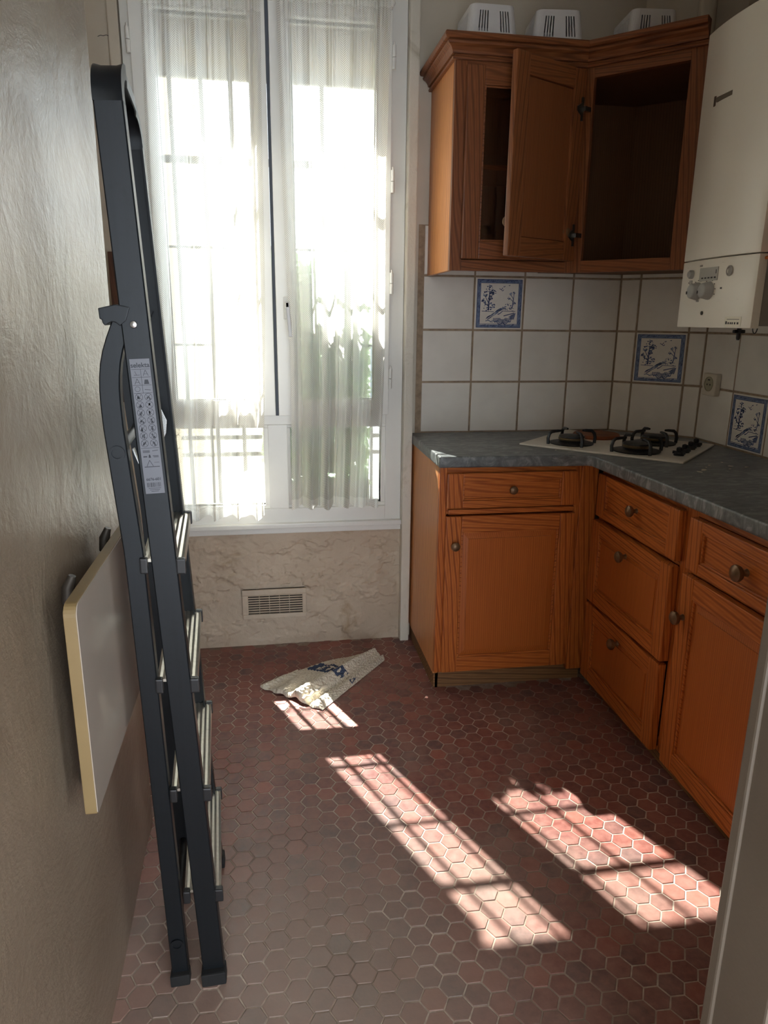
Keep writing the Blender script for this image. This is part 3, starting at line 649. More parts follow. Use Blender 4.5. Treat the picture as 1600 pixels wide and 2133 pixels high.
obj('shadow_moulding', G().box(.03, .478, -.012, .0, .664, .682), pine('X'), c1, bevel=.004)
front(c1, 'door', .022, .480, .084, .660, 'raised', (.052, .560, 1, .85))
# drawer unit on the right-hand run
c2 = thing('drawer_cabinet', (1.128, 2.262, 0), -PI/2, 'pine cabinet with three stacked drawers next to the inner corner', 'cabinet', 'pine base cabinets')
def run_body(c, W):
    g = G().box(0, W, .02, .49, .062, .078).box(0, W, .475, .49, .078, CTZ).box(0, .016, .02, .475, .078, CTZ).box(W-.016, W, .02, .475, .078, CTZ); obj('body', g, pine('X'), c)
    boxes('face_stile', [(0, .03, 0, .02, .05, CTZ), (W-.03, W, 0, .02, .05, CTZ)], pine('Z'), c, bevel=.002)
    boxes('face_rail', [(.03, W-.03, 0, .02, .05, .066), (.03, W-.03, 0, .02, .64, .664), (.03, W-.03, 0, .02, .80, CTZ)], pine('X'), c, bevel=.001)
    obj('plinth', G().box(0, W, .018, .034, 0, .05), wood('plinth_pine', 'X', (150, 112, 74), (128, 92, 58), (90, 62, 40), .6), c)
run_body(c2, .54)
front(c2, 'drawer', .018, .520, .656, .803, 'flat', (.27, .735, 0, 1), .055, .030, -.024)
front(c2, 'drawer', .012, .515, .348, .640, 'raised', (.262, .585, 1, 1), .055, .048, -.030)
front(c2, 'drawer', .012, .508, .052, .335, 'raised', (.260, .285, 1, 1), .055, .048, -.026)
c3 = thing('base_cabinet', (1.128, 1.722, 0), -PI/2, 'pine base cabinet with drawer over tall door, next to the three drawers', 'cabinet', 'pine base cabinets')
run_body(c3, .52)
obj('side_panel', G().box(.52, .536, .0, .49, .05, CTZ), pine('Z'), c3)
front(c3, 'drawer', .030, .500, .656, .800, 'flat', (.265, .725, 0, 1.15), .058, .030, -.024)
front(c3, 'door', .022, .500, .055, .640, 'raised', (.052, .520, 1, 1.05), .058, .058, -.024)

# worktop
poly = [(.553, 2.768), (.549, 2.252), (1.055, 2.232), (1.066, 2.224), (1.096, 1.19), (1.622, 1.19), (1.622, 2.528), (1.384, 2.765)]
g = G().prism(poly, .830, .868); o = obj('worktop', g, M_SLATE, loc=(1.0, 2.4, .83), world=True, bevel=.011, seg=4, smooth=True, label='dark grey slate patterned L shaped worktop with rounded edge', cat='worktop')
# paint chips
rc = random.Random(8)
for k, (x, y, s) in enumerate(((1.30, 1.955, .016), (1.27, 1.93, .012), (1.36, 2.02, .007), (1.42, 2.00, .009), (1.46, 1.98, .010), (1.43, 2.06, .006), (1.39, 1.96, .008), (1.33, 1.99, .005), (.98, 2.33, .005))):
    n = 6; pl = [(s*rc.uniform(.5, 1)*math.cos(2*PI*i/n), s*.6*rc.uniform(.5, 1)*math.sin(2*PI*i/n)) for i in range(n)]
    obj('paint_flake', G().prism(pl, 0, .0012), M_CHIP, loc=(x, y, .8682), rz=rc.uniform(0, 3), label=('largest cream paint flake lying on the grey worktop', 'cream paint flake touching the largest one on the worktop')[k] if k < 2 else ('lone tiny flake on the worktop between hob and window' if k == 8 else 'small cream paint flake scattered on the worktop under the boiler'), cat='paint flake', group='paint flakes on the worktop')

# hob
hb = thing('hob', (.888, 2.446, .8682), -PI/4, 'beige four plate hob set diagonally in the corner worktop', 'hob')
obj('plate', G().box(0, .565, 0, .435, 0, .007), M_HOB, hb, bevel=.003)
def gas(u, v, rad):
    b = obj('burner', G().lathe([(rad*.98, 0), (rad, .004), (rad*.82, .007)], (u, v, .007), n=28).lathe([(rad*.55, .005), (rad*.58, .014)], (u, v, .007), n=24), M_IRON, hb, smooth=True)
    obj('burner_rim', G().lathe([(rad*.57, .014), (rad*.60, .017), (rad*.60, .022), (rad*.56, .024)], (u, v, .007), n=24), M_BURN, b, smooth=True)
    obj('burner_cap', G().lathe([(rad*.58, .024), (rad*.57, .029), (rad*.3, .032), (.001, .0325)], (u, v, .007), n=24), M_IRON, b, smooth=True)
    for k in range(4):
        a = PI/4+k*PI/2; c, s = math.cos(a), math.sin(a); R = rad*1.12
        path = [(u+c*R, v+s*R, .006), (u+c*R*1.02, v+s*R*1.02, .028), (u+c*R*.97, v+s*R*.97, .043), (u+c*R*.86, v+s*R*.86, .051), (u+c*R*.6, v+s*R*.6, .053), (u+c*R*.45, v+s*R*.45, .0535)]
        obj('pan_support', G().tube(path, .0055, 8, rr=[.006, .006, .0058, .0056, .005, .0035]), M_IRON, b, smooth=True)
gas(.150, .115, .078); gas(.385, .105, .080); gas(.385, .310, .076)
obj('hotplate', G().lathe([(.086, 0), (.088, .006), (.084, .013), (.03, .0145), (.001, .014)], (.165, .325, .007), n=36), M_RUST, hb, smooth=True, label='round rust brown electric hotplate')
for v in (.112, .182, .262, .340):
    k = obj('control_knob', G().lathe([(.017, 0), (.017, .003), (.013, .006), (.0125, .012), (.004, .013)], (.522, v, .007), n=18), M_BLACK, hb, smooth=True)
    obj('grip', G().lathe([(.006, .012), (.0095, .018), (.0085, .026), (.001, .029)], (.522, v, .007), n=14).box(.502, .542, v-.004, v+.004, .012, .021), M_BLACK, k, smooth=True)

# ------------------------------------------------------------------ wall cabinets
def cornice(path, prev=None, nxt=None):
    """profile swept along a 2-D path with mitres; the outside is on the right of travel reversed (facing the room)"""
    prof = [(0, 0), (.010, .0), (.012, .005), (.010, .009), (.005, .010), (.005, .014), (.013, .015), (.015, .022), (.021, .031), (.031, .037), (.033, .042), (.028, .043), (.028, .047), (.040, .048), (.044, .053), (.044, .061), (.040, .066), (0, .066)]
    P = [Vector(p) for p in path]; A = [Vector(prev)] if prev else [P[0]*2-P[1]]; B = [Vector(nxt)] if nxt else [P[-1]*2-P[-2]]; Q = A+P+B; g = G(); n = len(prof); vs = []
    for i in range(1, len(Q)-1):
        d1 = (Q[i]-Q[i-1]).normalized(); d2 = (Q[i+1]-Q[i]).normalized(); n1 = Vector((d1.y, -d1.x)); n2 = Vector((d2.y, -d2.x)); m = (n1+n2); m = m/ m.dot(n1)
        for o_, h in prof: vs.append((Q[i].x+m.x*o_, Q[i].y+m.y*o_, h))
    m = len(P); fs = [(i*n+k, i*n+(k+1) % n, (i+1)*n+(k+1) % n, (i+1)*n+k) for i in range(m-1) for k in range(n)] + [tuple(range(n)), tuple(range((m-1)*n, m*n))[::-1]]
    return g.add(vs, fs)
UX, UY, UZ, UW, UH, UD = .606, 2.432, 1.458, .430, .622, .336
u1 = thing('wall_cabinet', (UX, UY, UZ), 0, 'old pine wall cabinet with a dark glass door above the plain tiles', 'cabinet', 'corner wall cabinets')
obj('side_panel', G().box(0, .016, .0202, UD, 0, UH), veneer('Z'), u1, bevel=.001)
obj('body', G().box(.016, UW, .02, UD, .03, .046).box(.016, UW, .02, UD, UH-.016, UH).box(.016, UW, UD-.008, UD, .046, UH-.016).box(UW-.012, UW, .02, UD-.008, .046, UH-.016), M_DARKIN, u1)
obj('underside', G().box(.016, UW, .02, UD, .022, .030), oldpine('X'), u1)
obj('shelf', G().box(.016, UW-.012, .05, UD-.008, .318, .334), pine('X'), u1)
boxes('face_stile', [(.0, .040, 0, .02, 0, UH), (UW-.03, UW, 0, .02, 0, UH)], oldpine('Z'), u1, bevel=.001)
boxes('face_rail', [(.04, UW-.03, 0, .02, 0, .034), (.04, UW-.03, 0, .02, UH-.03, UH)], oldpine('X'), u1, bevel=.001)
d = front(u1, 'door', .034, UW-.020, .036, UH-.020, 'glass', None, .058, .055, -.02, oldpine('Z'), oldpine('X')); knob(d, UW-.05, -.02, .125, .85)
cg = cornice([(0, UD), (0, 0), (UW, 0)], None, (UW+.25, -.25)); cg.v = [(x, y, z+UH-.006) for x, y, z in cg.v]
obj('cornice', cg, oldpine('X'), u1, label='stepped wooden cornice')
u2 = thing('corner_wall_cabinet', (UX+UW, UY, UZ), -PI/4, 'old pine diagonal corner wall cabinet standing open and empty', 'cabinet', 'corner wall cabinets')
CW = .362
def toLocal(p):  # world xy -> local of u2
    d = Vector(p)-Vector((UX+UW, UY)); c, s = math.cos(PI/4), math.sin(PI/4); return (d.x*c - d.y*s, d.x*s + d.y*c)
e = CW/math.sqrt(2); R0 = (UX+UW+e, UY-e)
inner = [toLocal(p) for p in ((UX+UW+.002, UY+.01), (UX+UW+.002, YB-.010), (1.376, YB-.010), (1.622, 2.53), (1.622, R0[1]+.004), (R0[0]+.024, R0[1]+.004))]
obj('base_board', G().prism(inner, .018, .034), M_DARKIN, u2); obj('top_board', G().prism(inner, UH-.018, UH-.004), M_DARKIN, u2)
g = G(); th = .010
def slab(a, b, z0, z1, t):
    a, b = Vector(a), Vector(b); d = (b-a).normalized(); nn = Vector((d.y, -d.x))*t; pl = [a, b, b+nn, a+nn]; g.prism([(p.x, p.y) for p in pl], z0, z1)
for i in range(5): slab(inner[i], inner[i+1], .034, UH-.018, th)
obj('inside_panels', g, M_DARKIN, u2)
boxes('face_stile', [(0, .026, 0, .02, 0, UH), (CW-.046, CW, 0, .02, 0, UH)], oldpine('Z'), u2, bevel=.001)
boxes('face_rail', [(.026, CW-.046, 0, .02, 0, .038), (.026, CW-.046, 0, .02, UH-.036, UH)], oldpine('X'), u2, bevel=.001)
cg = cornice([(0, 0), (CW, 0)], (-.25, .25), None); 
# neighbour direction for the mitre: the glass cabinet front, turned into local axes
pv = toLocal((UX+UW-.2, UY)); cg = cornice([(0, 0), (CW, 0)], pv, None); cg.v = [(x, y, z+UH-.006) for x, y, z in cg.v]
obj('cornice', cg, oldpine('X'), u2, label='stepped wooden cornice')
# open door, hinged at the left stile
DW, DZ0, DZ1 = .318, .036, UH-.020
dm = G(); sw = .056; wv, wh = oldpine('Z'), oldpine('X')
dr = obj('door', raised(sw-.006, DW-sw+.006, DZ0+.06, DZ1-.06, -.013, -.020, .03, -.008), oldpanel('Z'), u2, loc=(.012, -.024, 0), rz=math.radians(-107), label='cabinet door swung wide open')
for a, b in ((0, sw), (DW-sw, DW)): obj('stile', G().box(a, b, -.021, 0, DZ0, DZ1), wv, dr, bevel=.003)
for a, b in ((DZ0, DZ0+.058), (DZ1-.058, DZ1)): obj('rail', G().box(sw-.0005, DW-sw+.0005, -.0205, -.0008, a, b), wh, dr, bevel=.002)
for z in (.115, .49):
    h = obj('hinge', G().prism([(.014, z-.034), (.021, z-.034), (.021, z-.018), (.040, z-.006), (.040, z+.006), (.021, z+.018), (.021, z+.034), (.014, z+.034)], 0, .006, 'y'), M_CABSTEEL, dr, bevel=.001)
    obj('hinge_arm', G().box(-.010, .020, .004, .016, z-.007, z+.007), M_STEEL, h, bevel=.001)
knob(dr, DW-.03, -.021, .14, .85)
# near wall cabinet past the boiler
u3 = thing('wall_cabinet', (1.292, 1.752, UZ), -PI/2, 'pine wall cabinet with a bottom moulding on the near side of the boiler', 'cabinet', 'corner wall cabinets')
obj('body', G().box(0, .4, .02, .33, .02, .64), pine('Z'), u3); boxes('face_stile', [(0, .04, 0, .02, .035, .64)], pine('Z'), u3, bevel=.001); boxes('face_rail', [(.04, .36, 0, .02, .035, .065), (.04, .36, 0, .02, .61, .64)], pine('X'), u3, bevel=.001)
boxes('face_stile', [(.36, .4, 0, .02, .035, .64)], pine('Z'), u3, bevel=.001)
front(u3, 'door', .030, .372, .055, .62, 'raised', (.34, .13, 1, .85), .055, .055, -.02)
mg = cornice([(0, .3), (0, 0), (.4, 0)]); mg.v = [(x*1, y*1, .03-.45*z) for x, y, z in mg.v]; mg.v = [(x if x > 0 else x*.45, y if y > 0 else y*.45, z) for x, y, z in mg.v]; obj('moulding', mg, pine('X'), u3)

# baskets on top
def basket(loc, rz, label):
    t = thing('plastic_basket', loc, rz, label, 'basket', 'white baskets on the wall cabinets')
    w0, d0, w1, d1, h = .092, .112, .072, .092, .178       # half sizes at rim (bottom, turned over) and at base (top)
    g = G(); TH = .0022; CRN = .022
    def ring_pts(W, D, inset):
        P = []; nx_, ny_, na = 26, 32, 6; r_ = CRN-inset; W, D = W-inset, D-inset
        for sx, sy, a0 in ((1, -1, -PI/2), (1, 1, 0), (-1, 1, PI/2), (-1, -1, PI)):
            for k in range(na): a = a0+PI/2*k/na; P.append((sx*(W-r_)+r_*math.cos(a), sy*(D-r_)+r_*math.sin(a), 'c', 0))
            n_ = ny_ if a0 in (-PI/2, PI/2) else nx_
            p0 = (sx*(W-r_)+r_*math.cos(a0+PI/2), sy*(D-r_)+r_*math.sin(a0+PI/2)); nsx, nsy = {(1, -1): (1, 1), (1, 1): (-1, 1), (-1, 1): (-1, -1), (-1, -1): (1, -1)}[(sx, sy)]
            p1 = (nsx*(W-r_)+r_*math.cos(a0+PI/2), nsy*(D-r_)+r_*math.sin(a0+PI/2))
            for k in range(n_): P.append((p0[0]+(p1[0]-p0[0])*k/n_, p0[1]+(p1[1]-p0[1])*k/n_, 's' if n_ == ny_ else 'f', k))
        return P
    rowsz = [0, .060, .0605, .066, .100, .160, .168, h]; grow = [.006, .006, .001, .001, 0, 0, 0, 0]
    rings = []
    for z, gw in zip(rowsz, grow):
        k = z/h; rings.append((ring_pts(w0+(w1-w0)*k+gw, d0+(d1-d0)*k+gw, 0), ring_pts(w0+(w1-w0)*k+gw, d0+(d1-d0)*k+gw, TH), z))
    NP = len(rings[0][0]); vs = []
    for o_, i_, z in rings: vs += [(x, y, z) for x, y, *_ in o_] + [(x, y, z) for x, y, *_ in i_]
    fs = []; FS = set(range(2, 9, 2)) | set(range(18, 25, 2))
    for a in range(len(rowsz)-1):
        for k in range(NP):
            q = (k+1) % NP; kind_, ix = rings[0][0][k][2:]
            A, B = a*2*NP, (a+1)*2*NP
            if a == 4 and ((kind_ == 'f' and ix in FS) or (kind_ == 's' and ix % 2 == 0 and 1 < ix < 31)):
                fs += [(A+k, A+q, A+NP+q, A+NP+k), (B+k, B+NP+k, B+NP+q, B+q), (A+k, A+NP+k, B+NP+k, B+k), (A+q, B+q, B+NP+q, A+NP+q)]; continue
            fs += [(A+k, A+q, B+q, B+k), (A+NP+k, B+NP+k, B+NP+q, A+NP+q)]
    g.add(vs, fs)
    obj('body', g, M_PLAST, t)
    obj('base', G().prism([(x, y) for x, y, *_ in ring_pts(w1, d1, .0004)], h-.002, h+.0012), M_PLAST, t, bevel=.001)
    obj('rim', G().prism([(x, y) for x, y, *_ in ring_pts(w0+.0095, d0+.0095, 0)], 0, .006), M_PLAST, t, bevel=.001)
    obj('handle_slot', G().box(-.022, .022, -d0*.78-.0280, -d0*.78-.0265, .082, .0845), M_KNOBG, t)
TOPZ = UZ+UH+.001
basket((.742, 2.60, TOPZ), math.radians(0), 'white slotted plastic basket upside down at the free end of the glass door cabinet')
basket((.972, 2.60, TOPZ), math.radians(-7), 'white slotted plastic basket upside down in the middle of the three')
basket((1.262, 2.53, TOPZ-.003), math.radians(-6), 'white slotted plastic basket upside down on the open corner cabinet')

# pipes in the corner above the cabinets
for x, y, r_, z0, m, lb, nm in ((1.50, 2.56, .030, 2.085, M_WALL, 'beige painted vertical pipe rising behind the corner cabinet', 'vertical_pipe'), (1.575, 2.36, .022, 2.085, M_GRILLE, 'dark thin vertical pipe rising behind the boiler', 'vertical_pipe'), (1.44, 1.93, .05, 2.083, M_BOILD, 'grey flue pipe rising from the boiler top', 'flue_pipe')):
    obj(nm, G().lathe([(r_, 0), (r_, ZC-z0)], (0, 0, 0), n=24).lathe([(r_*1.15, .02), (r_*1.15, .05)], (0, 0, 0), n=24), m, loc=(x, y, z0), smooth=True, label=lb, cat='pipe')

# ------------------------------------------------------------------ boiler
BW, BH, BD = .352, .792, .372
bo = thing('boiler', (1.252, 2.122, 1.286), -PI/2, 'white wall hung gas boiler with dials and a display', 'boiler')
obj('case', G().box(.004, BW-.004, .03, BD, .006, BH-.004), M_BOILD, bo, bevel=.004)
def bowed(x0, x1, z0, z1, y0, bow, n=18, yb=.03):
    pl = [(x0+(x1-x0)*i/n, y0 - bow*(1-(2*i/n-1)**2)) for i in range(n+1)] + [(x1, yb), (x0, yb)]
    return G().prism(pl, z0, z1)
obj('front_panel', bowed(0, BW, .190, BH, .006, .018), M_BOIL, bo, bevel=.0025, smooth=True)
cp = obj('control_panel', bowed(0, BW, 0, .187, .006, .016), M_BOIL, bo, bevel=.0025, smooth=True)
def fy(x): return .006-.016*(1-(2*x/BW-1)**2)
obj('slot_shade', G().add([(x, fy(x)-.0004, z) for x, z in ((.03, .170), (.12, .1735), (.22, .1735), (.30, .170), (.22, .168), (.12, .168))], [(0, 1, 2, 3, 4, 5)]).add([(x, fy(x)-.0004, z) for x, z in ((.03, .075), (.12, .0765), (.22, .0765), (.30, .075), (.22, .0715), (.12, .0715))], [(0, 1, 2, 3, 4, 5)]), M_BOILD, cp)  # flat grey slivers drawing the shade of the panel slots
dp = obj('display', G().box(.118, .205, fy(.16)-.002, fy(.16)+.002, .128, .164), M_LCD, cp, bevel=.001)
g = G()
for k in range(5): g.box(.130+.015*k, .139+.015*k, fy(.16)-.0024, fy(.16)-.002, .134, .138)
g.box(.196, .199, fy(.16)-.0024, fy(.16)-.002, .146, .157); obj('print', g, M_KNOBG if False else M_INK, dp)
for x in (.112, .170):
    k = obj('dial', G().lathe([(.025, 0), (.0245, .004), (.020, .022), (.016, .025), (.001, .025)], (x, fy(x), .101), '-y', 26), M_KNOBG, cp, smooth=True)
    obj('pointer', G().box(x-.017, x-.012, fy(x)-.026, fy(x)-.024, .093, .101), M_INK, k)
    tk = G()
    for q in range(8):
        a = math.radians(-20+q*28); tk.box(x+.030*math.cos(a)-.0012, x+.030*math.cos(a)+.0012, fy(x)-.001, fy(x), .101+.030*math.sin(a)-.0012, .101+.030*math.sin(a)+.0012)
    obj('scale_marks', tk, M_INK, k)
obj('gauge', G().lathe([(.012, 0), (.012, .008), (.009, .012), (.001, .012)], (.070, fy(.07), .150), '-y', 20), M_KNOBG, cp, smooth=True); obj('button', G().box(.062, .074, fy(.07)-.003, fy(.07)+.002, .122, .133), M_LCD, cp, bevel=.001)
obj('round_plug', G().lathe([(.014, 0), (.014, .0015), (.011, .0015), (.010, -.001), (.001, -.001)], (.252, fy(.252)-.0005, .150), '-y', 22), M_BOILD, cp, smooth=True)
obj('mark', G().box(.050, .057, fy(.05)-.0012, fy(.05)+.001, .126, .128).box(.222, .228, fy(.222)-.0012, fy(.222)+.001, .104, .108), M_INK, cp)
obj('screw', G().lathe([(.0055, 0), (.0055, .002), (.003, .0035), (.001, .0035)], (.150, fy(.15), .040), '-y', 14), M_CABSTEEL, cp, smooth=True)
st = obj('sticker', G().add([(x, fy(x)-q, z) for q in (.0003, .0009) for x, z in ((.258, .004), (.288, .004), (.318, .004), (.318, .030), (.288, .030), (.258, .030))], [(0, 5, 4, 1), (1, 4, 3, 2), (6, 7, 10, 11), (7, 8, 9, 10), (0, 1, 7, 6), (1, 2, 8, 7), (2, 3, 9, 8), (3, 4, 10, 9), (4, 5, 11, 10), (5, 0, 6, 11)]), M_LABELW, cp)
g = G()
def pr(a, b, z0, z1): g.add([(a, fy(a)-.0011, z0), (b, fy(b)-.0011, z0), (b, fy(b)-.0011, z1), (a, fy(a)-.0011, z1)], [(0, 1, 2, 3)])
pr(.266, .288, .0225, .0238); pr(.288, .312, .0225, .0238)
for k, (a, b) in enumerate(((.262, .268), (.271, .276), (.279, .284), (.286, .291), (.295, .300), (.305, .311))): pr(a, b, .010, .0155 if k else .018)
obj('print', g, M_INK, st)
lg = obj('maker_plate', G().box(.082, .100, -.008, -.001, .590, .616), plain('plate_dark', (84, 74, 66), .4), bo, bevel=.001)
obj('plate_bar', G().box(.1005, .172, -.0125, -.006, .597, .609), plain('plate_grey', (112, 104, 92), .4), bo, bevel=.0008)
# fittings under the boiler
v = thing('valve_handle', (1.40, 2.02, 1.286), 0, 'small black valve handle under the boiler', 'valve'); obj('stem', G().lathe([(.006, 0), (.006, .03), (.004, .036)], (0, 0, 0), '-z', 12), M_BLACK, v, smooth=True); obj('cross_grip', G().box(-.018, .018, -.006, .006, -.016, -.006).box(-.006, .006, -.018, .018, -.016, -.006), M_BLACK, v, bevel=.003)
for k, (x, y) in enumerate(((1.38, 1.90), (1.40, 1.83), (1.36, 1.755))):
    obj('wire_loop', G().tube([(0, .010*math.cos(a), .004-.016*math.sin(a)) for a in [PI*q/10 for q in range(11)]], .0016, 6), M_BLACK, loc=(x, y+.02, 1.283), smooth=True, label=('thin black wire loop beside the black valve handle', 'thin black wire loop next to the brown drain pipe', 'thin black wire loop at the near end of the boiler underside')[k], cat='wire', group='wire loops under the boiler')
obj('drain_elbow', G().tube([(0, 0, .006), (0, 0, -.012), (.004, -.008, -.026), (.012, -.030, -.036), (.018, -.055, -.046)], .013, 14), M_CHASE, loc=(1.40, 1.822, 1.283), smooth=True, label='brown bent drain pipe under the boiler', cat='pipe')

# socket
so = thing('wall_socket', (XR-.0065, 2.488, 1.040), -PI/2, 'cream wall socket on the tiles beside the chamfered corner', 'socket')
sg = G().prism([(0, .0), (.080, .0), (.080, .080), (0, .080)], -.022, 0, 'y'); obj('cover', sg, M_SOCK, so, bevel=.004)
obj('well', G().lathe([(.027, -.001), (.027, .002), (.0245, .002), (.0235, .0006), (.001, .0006)], (.04, -.022, .042), '-y', 28), plain('socket_well', (172, 166, 140), .5), so, smooth=True)
g = G().lathe([(.003, 0), (.003, .0008)], (.031, -.0226, .040), '-y', 10).lathe([(.003, 0), (.003, .0008)], (.049, -.0226, .040), '-y', 10).box(.034, .046, -.0236, -.0224, .055, .059); obj('contact_holes', g, M_INK, so)

# ------------------------------------------------------------------ vent in the low wall
ve = thing('air_vent', (.003, YB-.026, .126), 0, 'beige slatted air vent in the flaking plaster', 'vent')
obj('backing', G().box(-.122, .122, -.004, .004, .002, .122), M_VENTBACK, ve)  # flat dark sheet behind the slats
g = G(); x0, x1, z0, z1 = -.128, .128, -.002, .122
g.box(x0, x1, -.014, -.002, z1-.022, z1).box(x0, x1, -.014, -.002, z0, z0+.020).box(x0, x0+.024, -.014, -.002, z0+.02, z1-.022).box(x1-.016, x1, -.014, -.002, z0+.02, z1-.022); obj('frame', g, M_VENT, ve, bevel=.003)
for k in range(8):
    z = .0245+.0102*k; g = G().add([(-.104, -.011, z), (.112, -.011, z), (.112, -.007, z+.0035), (-.104, -.007, z+.0035), (-.104, -.0100, z-.0012), (.112, -.0100, z-.0012), (.112, -.006, z+.002), (-.104, -.006, z+.002)], [(0, 1, 2, 3), (4, 7, 6, 5), (0, 4, 5, 1), (3, 2, 6, 7), (0, 3, 7, 4), (1, 5, 6, 2)]); obj('slat', g, M_VENT, ve)
for x in (-.06, -.02, .02, .06): obj('divider', G().box(x-.001, x+.001, -.010, -.003, .018, .10), M_VENT, ve)

# wooden strip behind the ladder
wt = thing('wooden_strip', (-.505, YB-.02, 1.0), 0, 'narrow dark wooden strip upright on the wall beyond the ladder', 'wood strip')
obj('strip', G().box(-.022, .0, -.022, 0, 0, .515), M_BATTEN, wt, bevel=.002); obj('pale_edge', G().box(.0, .012, -.016, 0, 0, .505), pine('Z'), wt, bevel=.001)

# ------------------------------------------------------------------ folded wall table
tb = thing('folding_wall_table', (-.30, 1.2, .56), 0, 'folded down white wall table with beige edges behind the stepladder', 'table')
def rrect(y0, y1, z0, z1, r, n=5):
    P = []
    for cy, cz, a0 in ((y1-r, z1-r, 0), (y0+r, z1-r, PI/2), (y0+r, z0+r*.3, PI), (y1-r, z0+r*.3, 1.5*PI)):
        rr = r if cz > z0+r*.5 else r*.3
        cy = cy if rr == r else (y0+rr if cy < (y0+y1)/2 else y1-rr)
        for k in range(n+1): a = a0+PI/2*k/n; P.append((cy+rr*math.cos(a), cz+rr*math.sin(a)))
    return P
TY0, TY1, TZ_0, TZ_1 = 1.018-1.2, 1.46-1.2, .548-.56, .898-.56
pl = rrect(TY0, TY1, TZ_0, TZ_1, .018); obj('edge_band', G().prism(pl, 0, .0175, 'x'), M_EDGE, tb, bevel=.001)
pl = rrect(TY0+.0012, TY1-.0012, TZ_0+.0012, TZ_1-.0012, .018); obj('top', G().prism(pl, .0172, .0188, 'x'), M_LAM, tb)
for y in (1.13-1.2, 1.40-1.2):
    b = obj('bracket', G().box(-.030, 0, y-.012, y+.012, -.03, .29), plain('old_bracket', (92, 84, 76), .5, .5, var=.25), tb, bevel=.003); obj('hinge_lug', G().tube([(-.022, y, .30), (-.020, y, .325), (-.012, y, .345)], .009, 10, rr=[.010, .010, .006]), MATS['old_bracket'], b, smooth=True)

# ------------------------------------------------------------------ stepladder
la = thing('stepladder', (-.17, 1.36, 0), 0, 'folded grey aluminium stepladder leaning beside the glossy wall', 'stepladder')
LO = Vector((-.17, 1.36, 0))
YN, YF = 1.202, 1.525
def lp(name, g, mat, parent=la, bevel=0, smooth=False, label=None):
    g.v = [tuple(Vector(p)-LO) for p in g.v]; o = bpy.data.objects.new(name, mesh_of(name, g, mat, bevel, 2, smooth)); link(o, parent, label); return o
def fx(z, y):   # front rail centre line
    t = (y-YN)/(YF-YN); return (-.142 - .0445*z) - .020*t
CH = [(-.021, 0), (-.019, .002), (.019, .002), (.021, 0), (.021, -.022), (.018, -.022), (.018, -.003), (-.018, -.003), (-.018, -.022), (-.021, -.022)]
WD = Vector((1, 0, .0445)).normalized()
for y, s in ((YN, 1), (YF, -1)):
    path = [(fx(z, y), y, z) for z in (.016, .5, 1.0, 1.60)]
    pr = [(a, -b) for a, b in CH] if s > 0 else [(a, b) for a, b in CH]
    # outward is -Y for the near rail, +Y for the far one
    rail = lp('front_rail', G().strip(path, [(a, b*(1)) for a, b in CH] if s < 0 else [(a, -b) for a, b in CH], WD), M_ALU)
    if s > 0: RAIL_N = rail
    lp('rubber_foot', G().strip([(fx(0, y), y, .0005), (fx(.03, y), y, .030)], [(-.024, -.016), (.024, -.016), (.024, .016), (-.024, .016)], WD), M_RUBBER, rail, .003)
# top hoop
path = []
for k in range(9): a = PI/2*k/8; path.append((fx(1.60+.06*math.sin(a), YN), YN+.06*(1-math.cos(a)), 1.60+.06*math.sin(a)))
for k in range(1, 6): q = k/6; yy = YN+.06+(YF-YN-.12)*q; path.append((fx(1.66, yy), yy, 1.66))
for k in range(9): a = PI/2*(1-k/8); path.append((fx(1.60+.06*math.sin(a), YF), YF-.06*(1-math.cos(a)), 1.60+.06*math.sin(a)))
lp('top_hoop', G().strip(path, [(-.022, .003), (-.014, 0), (.014, 0), (.022, .003), (.022, -.018), (.019, -.018), (.019, -.003), (-.019, -.003), (-.019, -.018), (-.022, -.018)][::1] and [(-.0212, -.003), (-.012, -.0005), (.012, -.0005), (.0212, -.003), (.0212, .018), (.019, .018), (.018, .003), (-.018, .003), (-.019, .018), (-.0212, .018)], WD), M_ALU, smooth=True)
# steps
for k, z in enumerate((.205, .435, .662, .888)):
    xa, xb = -.034, .036
    g = G(); ya, yb_ = YN+.004, YF-.004
    tilt = -.05
    def sp(dx, y, dz): return (fx(z, y)-.004+dx, y, z+dz+tilt*dx)
    n = 15; prof = [(xa, .0)]
    for i in range(n+1):
        x = xa+(xb-xa)*i/n; prof.append((x, .0125 + (.0016 if i % 2 else 0)))
    prof += [(xb, .0), (xb, -.010), (xb-.004, -.010), (xb-.004, .008), (xa+.004, .008), (xa+.004, -.010), (xa, -.010)]
    m = len(prof); vs = [sp(a, y, b) for y in (ya, yb_) for a, b in prof]; g.add(vs, [(i, (i+1) % m, (i+1) % m+m, i+m) for i in range(m)] + [tuple(range(m)), tuple(range(m, 2*m))[::-1]])
    s = lp('step', g, M_STEP)
    for y in (YN+.0035, YF-.0035):
        for a0, a1 in ((xa-.003, -.0235), (.0225, xb+.003)):
            cg = G(); e = .007
            cg.add([sp(a, y+q, b) for q in (-e, e) for a, b in ((a0, -.012), (a1, -.012), (a1, .016), (a0, .016))], [(0, 1, 2, 3), (7, 6, 5, 4), (0, 4, 5, 1), (1, 5, 6, 2), (2, 6, 7, 3), (3, 7, 4, 0)]); lp('end_cap', cg, M_BLACK, s, .003)
